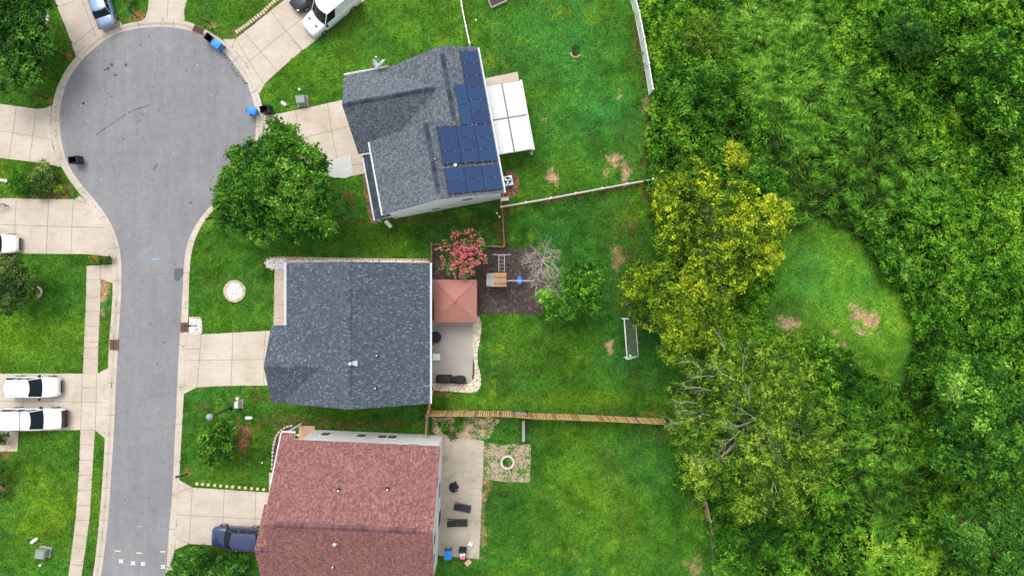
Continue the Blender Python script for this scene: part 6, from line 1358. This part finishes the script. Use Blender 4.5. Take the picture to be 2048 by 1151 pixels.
c = L3(1039, 560.5, .6); mb = MB(); mb.lathe([(.20, .0), (.34, .05), (.38, .14), (.32, .22), (.22, .16)], 16, (0, 0, 0), 0, Matrix.Translation(c) @ Matrix.Diagonal((.7, 1.1, 1, 1)))
sw = mb.build('swing_seat', M['blue'], rt); mb = MB()
for s_ in (-1, 1): mb.tube((c.x, c.y + s_ * .3, .75), (c.x, c.y + s_ * .05, 2.15), .012, .012, 4)
mb.build('rope', M['blue_dk'], sw)
q = P(976, 568, 1.9); mb = MB(); mb.lathe([(.10, 1.5), (.12, 1.6), (.02, 1.75)], 10, (q.x - rt.location.x, q.y - rt.location.y, 0)); mb.build('telescope', M['white_pl'], rt)

q0 = P(1240, 640, 0); rt = thing('soccer_goal', 'white soccer goal with a net on the grass beside the yellow green trees', 'soccer goal', (q0.x, q0.y, 0))
def G3(px, py, h): v = P(px, py, h); return Vector((v.x - rt.location.x, v.y - rt.location.y, h))
t1, t2 = G3(1248.5, 638, 1.95), G3(1254.5, 718, 1.95); f1, f2 = Vector((t1.x, t1.y, 0)), Vector((t2.x, t2.y, 0)); b1, b2 = G3(1270.5, 637, 0), G3(1276.5, 713, 0); u1, u2 = G3(1272, 635.5, .9), G3(1277, 712.5, .9)
mb = MB(); mb.tube(t1, t2, .055, .055, 8); mb.build('crossbar', M['trim'], rt)
for a_, b_ in ((f1, t1), (f2, t2)): mb = MB(); mb.tube(a_, b_, .055, .055, 8); mb.build('goalpost', M['trim'], rt)
mb = MB(); mb.tube(b1, b2, .045, .045, 8); mb.tube(f1, b1, .045, .045, 6); mb.tube(f2, b2, .045, .045, 6); mb.tube(t1, b1, .04, .04, 6); mb.tube(t2, b2, .04, .04, 6); mb.build('rear_frame', M['trim'], rt)
mb = MB()
def netg(a, b, c_, d, n, m):
    for i in range(n + 1):
        p, q_ = a.lerp(b, i / n), d.lerp(c_, i / n); md = (p + q_) / 2 - Vector((0, 0, .12)); mb.tube(p, md, .003, .003, 3, 0, False); mb.tube(md, q_, .003, .003, 3, 0, False)
    for j in range(m + 1): t_ = j / m; z_ = Vector((0, 0, -.48 * t_ * (1 - t_))); mb.tube(a.lerp(d, t_) + z_, b.lerp(c_, t_) + z_, .003, .003, 3, 0, False)
netg(t1, t2, b2, b1, 26, 12); netg(f1, t1, b1.lerp(t1, .0), b1, 10, 8); netg(f2, t2, b2, b2, 10, 8)
mb.build('net', M['net'], rt)
q = P(1260.5, 710.5, .11); rt = thing('ball', 'white football lying inside the soccer goal', 'ball', (q.x, q.y, .12)); mb = MB(); mb.lathe([(.12 * math.sin(x), -.12 * math.cos(x)) for x in np.linspace(.05, math.pi - .05, 9)], 14); mb.build('cover', M['white_pl'], rt)

# ------------------------------------------------------------------ air conditioner, patio things
q = P(1015.5, 361, .8); rt = thing('air_conditioner', 'air conditioner with round black fan standing in orange straw by the solar house', 'air conditioner', (q.x, q.y, 0), R(10.5))
mb = MB(); mb.box(-.45, .45, -.45, .45, .06, .74); 
for k in range(8): mb.box(-.46, .46, -.462, .462, .12 + k * .075, .14 + k * .075, 1)
mb.build('housing', [M['galv'], M['metal_grey']], rt)
mb = MB(); mb.lathe([(.42, .744), (.42, .80), (.34, .80), (.33, .76)], 20, (0, 0, 0)); mb.build('fan_ring', M['galv'], rt)
mb = MB(); mb.lathe([(.34, .752), (.33, .768)], 20); mb.build('fan_well', M['black'], rt); mb = MB()
for k in range(3):
    Mx = Matrix.Rotation(k * 2 * math.pi / 3, 4, 'Z'); mb.face([Mx @ Vector(v) for v in ((.03, -.04, .785), (.30, .02, .78), (.24, .20, .80), (.05, .10, .795))], 0)
mb.lathe([(.07, .76), (.07, .80), (.03, .815)], 10); mb.build('fan_blade', M['galv'], rt)
mb = MB(); mb.box(-.58, .58, -.58, .58, 0, .06); mb.build('base_pad', M['brick_red'], rt)
q = P(998, 444 - 50, .2)
rt = thing('splash_block', 'cream splash block on the grass below the left porch corner of the solar house', 'splash block', P(777, 448, .1), R(-50)); mb = MB(); mb.box(-.4, .4, -.17, -.12, 0, .14); mb.box(-.4, .4, .12, .17, 0, .14); mb.box(-.4, .4, -.119, .119, 0, .06); mb.box(-.4, -.35, -.118, .118, .062, .14); mb.build('channel', M['cream_pl'], rt)
rt = thing('splash_block', 'cream splash block at the right corner of the solar house by the picket fence', 'splash block', P(1009, 398, .1), R(5)); mb = MB(); mb.box(-.4, .4, -.17, -.12, 0, .14); mb.box(-.4, .4, .12, .17, 0, .14); mb.box(-.4, .4, -.119, .119, 0, .06); mb.box(-.4, -.35, -.118, .118, .062, .14); mb.build('channel', M['cream_pl'], rt)
def covered_grill(label, px, py, L, W_, kind):
    q = P(px, py, .9); rt = thing('covered_grill', label, 'covered grill', (q.x, q.y, .024)); mb = MB()
    if kind == 'box': prof = [(-1, .72, .75), (-.92, .9, .95), (-.5, .94, 1.02), (.4, .94, 1.0), (.72, .92, .9), (.8, 1.0, .88), (1, .96, .84)]
    else: prof = [(-1, .6, .7), (-.85, .8, .78), (-.45, .8, .85), (-.35, .95, 1.0), (.2, 1.0, 1.02), (.7, .85, .95), (.95, .5, .8), (1, .25, .7)]
    rows = []
    for x, w, h in prof:
        y = W_ / 2 * w; sec = [(y * 1.04, 0.02), (y * 1.02, h * .5), (y, h * .88), (y * .82, h), (0, h + .03)]
        rows.append([Vector((x * L / 2, yy, zz)) for yy, zz in sec] + [Vector((x * L / 2, -yy, zz)) for yy, zz in sec[-2::-1]])
    mb.grid(rows, 0); mb.face(rows[0][::-1]); mb.face(rows[-1]); mb.build('cover', M['black_soft'], rt)
    w = MB()
    for s_ in (-1, 1): w.tube((-L / 2 * .7, s_ * W_ * .4, .06), (-L / 2 * .7, s_ * W_ * .46, .06), .06, .06, 8)
    w.build('wheel', M['tyre'], rt)
covered_grill('long black covered grill at the lower left of the grey patio', 887, 758.5, 1.45, .75, 'box')
covered_grill('black covered smoker with a rounded end, right of the long covered grill', 917, 760, 1.3, .70, 'round')
q = P(871, 674, .7); rt = thing('round_table', 'round black patio table half hidden under the eave of the blue grey roofed house', 'table', (q.x, q.y, .024))
mb = MB(); mb.lathe([(.50, .68), (.56, .69), (.56, .73), (.52, .74)], 28); mb.build('tabletop', M['black'], rt)
for k in range(4): mb = MB(); c_, s_ = math.cos(k * math.pi / 2 + .7), math.sin(k * math.pi / 2 + .7); mb.tube((c_ * .42, s_ * .42, 0), (c_ * .30, s_ * .30, .68), .02, .02, 6); mb.build('leg', M['black'], rt)
q = P(872.5, 714, .5); rt = thing('cooler', 'white lidded cooler box with green handle and red base by the house wall', 'cooler', (q.x, q.y, .024))
mb = MB(); mb.taper(0, 0, .03, .42, .30, .27, .34, .31); mb.build('body', M['red_pl'], rt); mb = MB(); mb.taper(0, .02, .42, .50, .37, .33, .34, .30); mb.build('lid', M['white_pl'], rt); mb = MB(); mb.tube((-.28, .36, .36), (.28, .36, .36), .04, .04, 6); mb.box(-.3, -.24, .28, .38, .33, .39); mb.box(.24, .3, .28, .38, .33, .39); mb.build('handle', M['green_pl'], rt)
# sun loungers and chair on the tan patio
def lounger(label, px, py, deg, L=2.0):
    q = P(px, py, .35); rt = thing('sun_lounger', label, 'sun lounger', (q.x, q.y, .024), R(deg), 'black sun loungers on the tan patio'); W_ = .60
    mb = MB()
    n = 9
    for k in range(n): x = -L * .02 + (L * .5) * k / n; mb.box(x, x + L * .5 / n - .012, -W_ / 2, W_ / 2, .30, .33)
    mb.build('seat', M['black_soft'], rt); mb = MB()
    Mx = Matrix.Translation((-L * .03, 0, .31)) @ Matrix.Rotation(R(22), 4, 'Y')
    for k in range(8): x = -L * .47 * (k + 1) / 8; mb.box(x, x + L * .47 / 8 - .012, -W_ / 2, W_ / 2, 0, .03, 0, Mx)
    mb.build('backrest', M['black_soft'], rt); mb = MB()
    for s_ in (-1, 1): mb.box(-L * .46, L * .48, s_ * (W_ / 2 + .03) - .02, s_ * (W_ / 2 + .03) + .02, .24, .295)
    mb.build('frame', M['black'], rt)
    for x in (-L * .40, L * .42):
        for s_ in (-1, 1): mb = MB(); mb.box(x - .02, x + .02, s_ * (W_ / 2 + .03) - .02, s_ * (W_ / 2 + .03) + .02, 0, .235); mb.build('leg', M['black'], rt)
lounger('black sun lounger set at a slant on the tan patio, upper one', 924.5, 1014.5, -13, 1.7)
lounger('black sun lounger lying straight across the tan patio, lower one', 914.5, 1045, 0, 2.0)
q = P(908, 972.5, .5); rt = thing('patio_chair', 'dark woven patio chair above the sun loungers', 'chair', (q.x, q.y, .024), R(30))
mb = MB(); mb.box(-.36, .36, -.34, .34, .32, .40); mb.build('seat', M['black_soft'], rt)
mb = MB(); rows = [[Vector((.40 * math.cos(a_) * (1 + .12 * u), .42 * math.sin(a_) * (1 + .1 * u), .36 + u * .42)) for a_ in np.linspace(R(70), R(290), 11)] for u in (0, 1)]; rows.append([v * 1 + Vector((-v.x * .12, -v.y * .12, 0)) for v in rows[1]]); mb.grid(rows, 0, True); mb.build('backrest', M['black_soft'], rt)
for i, j in ((-1, -1), (1, -1), (1, 1), (-1, 1)): mb = MB(); mb.box(i * .3 - .025, i * .3 + .025, j * .28 - .025, j * .28 + .025, 0, .318); mb.build('leg', M['black'], rt)
def carton(label, px, py, w, d, h, deg, mat, flaps=True):
    q = P(px, py, h); rt = thing('carton', label, 'box', (q.x, q.y, .024), R(deg)); mb = MB(); mb.box(-w / 2, w / 2, -d / 2, d / 2, 0, h); mb.build('box', M[mat], rt); mb = MB()
    mb.box(-w / 2 - .01, -.004, -d / 2 - .01, d / 2 + .01, h + .003, h + .012); mb.box(.004, w / 2 + .01, -d / 2 - .01, d / 2 + .01, h + .003, h + .012); mb.build('flap', M[mat], rt)
carton('flattened brown cardboard box on the grass beside the overfilled bin', 936, 1124, .55, .42, .12, 40, 'card')
carton('small white box on the tan patio above the bins', 941, 1087, .42, .34, .25, -25, 'white_pl')

# ------------------------------------------------------------------ stone edgings, fire ring, stones
def stones_ring(name, label, cat, px, r_, n, s_, mat='stone', a0=0, a1=2 * math.pi, hh=.10, ry=None):
    c = P(px[0], px[1]); rt = thing(name, label, cat, (c.x, c.y, 0)); mb = MB(); ry = ry or r_
    for k in range(n):
        a_ = a0 + (a1 - a0) * k / n; Mx = Matrix.Translation((r_ * math.cos(a_), ry * math.sin(a_), 0)) @ Matrix.Rotation(a_ + rnd.uniform(-.15, .15), 4, 'Z'); q = s_ * rnd.uniform(.8, 1.15)
        mb.taper(0, 0, -.01, hh * rnd.uniform(.8, 1.2), q * .45, q * .62, q * .36, q * .5, 0, Mx)
    mb.build('stone_border', M[mat], rt)
stones_ring('stone_ring', 'ring of tan edging stones round the white pebble circle on the front lawn', 'stone ring', (469.5, 582), .95, 22, .26)
stones_ring('fire_ring', 'pale stone fire ring with grass growing inside it, on the paver square', 'fire ring', (1015, 923), .57, 14, .24, 'stone_w', hh=.25)
stones_ring('stone_ring', 'curved pale stone edging beside the dark tree at the top left', 'stone ring', (80, 36), .75, 12, .30, 'stone_w', R(-80), R(60))
stones_ring('stone_ring', 'curved tan stone edging right of the dark tree at the left edge', 'stone ring', (73, 584), .50, 7, .2, 'stone_w', R(-70), R(90))
stones_ring('stone_ring', 'small tan ring round the plant in the emerald back lawn', 'stone ring', (1151, 106), .42, 6, .2, 'stone', R(190), R(350))
def stones_line(label, pts, step, s_, mat='stone', name='stone_edging'):
    W_ = [P(x, y) for x, y in pts]; rt = thing(name, label, 'stone edging', W_[0]); mb = MB(); o = W_[0]
    for i in range(len(W_) - 1):
        a_, b_ = W_[i], W_[i + 1]; n = max(1, int((b_ - a_).length / step)); an = math.atan2(b_.y - a_.y, b_.x - a_.x)
        for k in range(n):
            c = a_.lerp(b_, (k + .5) / n) - o; q = rnd.uniform(.85, 1.1); mb.taper(0, 0, -.01, .11 * q, step * .46, s_ * .5 * q, step * .40, s_ * .42 * q, 0, Matrix.Translation(c) @ Matrix.Rotation(an + rnd.uniform(-.1, .1), 4, 'Z'))
    mb.build('stone_border', M[mat], rt)
stones_line('curved tan stone edging round the bed at the left of the red roof', [(586, 850), (572, 853), (560, 861), (552, 872), (547, 892), (545, 915), (544, 940)], .3, .2)
stones_line('pinkish stone edging round the rounded end of the white pebble strip', [(550, 540), (538, 538), (530, 530), (530, 521), (538, 515), (560, 514.5), (600, 515), (700, 517), (856, 518.5)], .3, .13, 'stone')
stones_line('brick border along the upper side of the diagonal driveway', [(472, 66), (500, 46), (530, 23), (538, 13), (556, -2), (570, -12)], .26, .40, 'stone', 'brick_edging')
stones_line('reddish stone edging round the white pebbles by the storm drain', [(378, 634), (402, 634), (404.5, 650), (404, 667)], .28, .12, 'stone')
ORD = ['first', 'second', 'third', 'fourth', 'fifth', 'sixth', 'seventh', 'eighth', 'ninth', 'tenth', 'eleventh', 'last']
for k, x in enumerate((393.5, 405, 416.5, 429.5, 441, 453.5, 465, 478.5, 490.5, 503, 515, 527)):
    y = 967 + (x - 393) * .085; q = P(x, y, .1)
    if k == 0:
        rt = thing('edging_block', 'cream edging block nearest the kerb in the row above the red roofed house driveway', 'edging block', (q.x, q.y, 0), R(rnd.uniform(-8, 8)), 'edging blocks along the driveway'); mb = MB(); mb.taper(0, 0, -.01, .12, .15, .13, .125, .11); mb.build('block', M['stone_y'], rt); blk = rt
    else: dup(blk, (q.x, q.y, 0), R(rnd.uniform(-8, 8)), ORD[k] + ' cream edging block from the kerb above the red roofed house driveway')
# raised planter at the top edge
q = P(993, -2, .3); rt = thing('raised_planter', 'wooden framed planter bed poking in at the top edge', 'planter', (q.x, q.y, 0), R(24)); mb = MB()
mb.box(-.8, .8, -.6, -.5, 0, .35); mb.box(-.8, -.7, -.496, .6, 0, .35); mb.box(.7, .8, -.496, .6, 0, .35); mb.box(-.696, .696, .5, .6, 0, .35); mb.build('frame', M['wood_grey'], rt); mb = MB(); mb.box(-.696, .696, -.496, .496, 0, .26); mb.build('soil', M['mulch'], rt)
# small sign in the grass by the maple and hose at the house corner
rt = thing('yard_sign', 'small dark yard sign in the grass below the maple near the kerb', 'sign', P(430, 434, 0), R(-35)) if False else None
q = P(868, 702, .2)
rt = thing('flower_pot', 'small terracotta pot by the wall between the round table and the cooler', 'flower pot', P(868.5, 695, .3).to_2d().to_3d()); mb = MB(); mb.lathe([(.10, .02), (.15, .30), (.17, .30), (.17, .34), (.13, .34), (.12, .26)], 12); mb.build('pot', M['stone'], rt); mb = MB(); mb.lathe([(.12, .25), (.02, .26)], 12); mb.build('soil', M['mulch'], rt)
rt = thing('teal_planter', 'teal watering tub at the corner of the red roofed house', 'tub', P(878, 872, .4).to_2d().to_3d()) if False else None
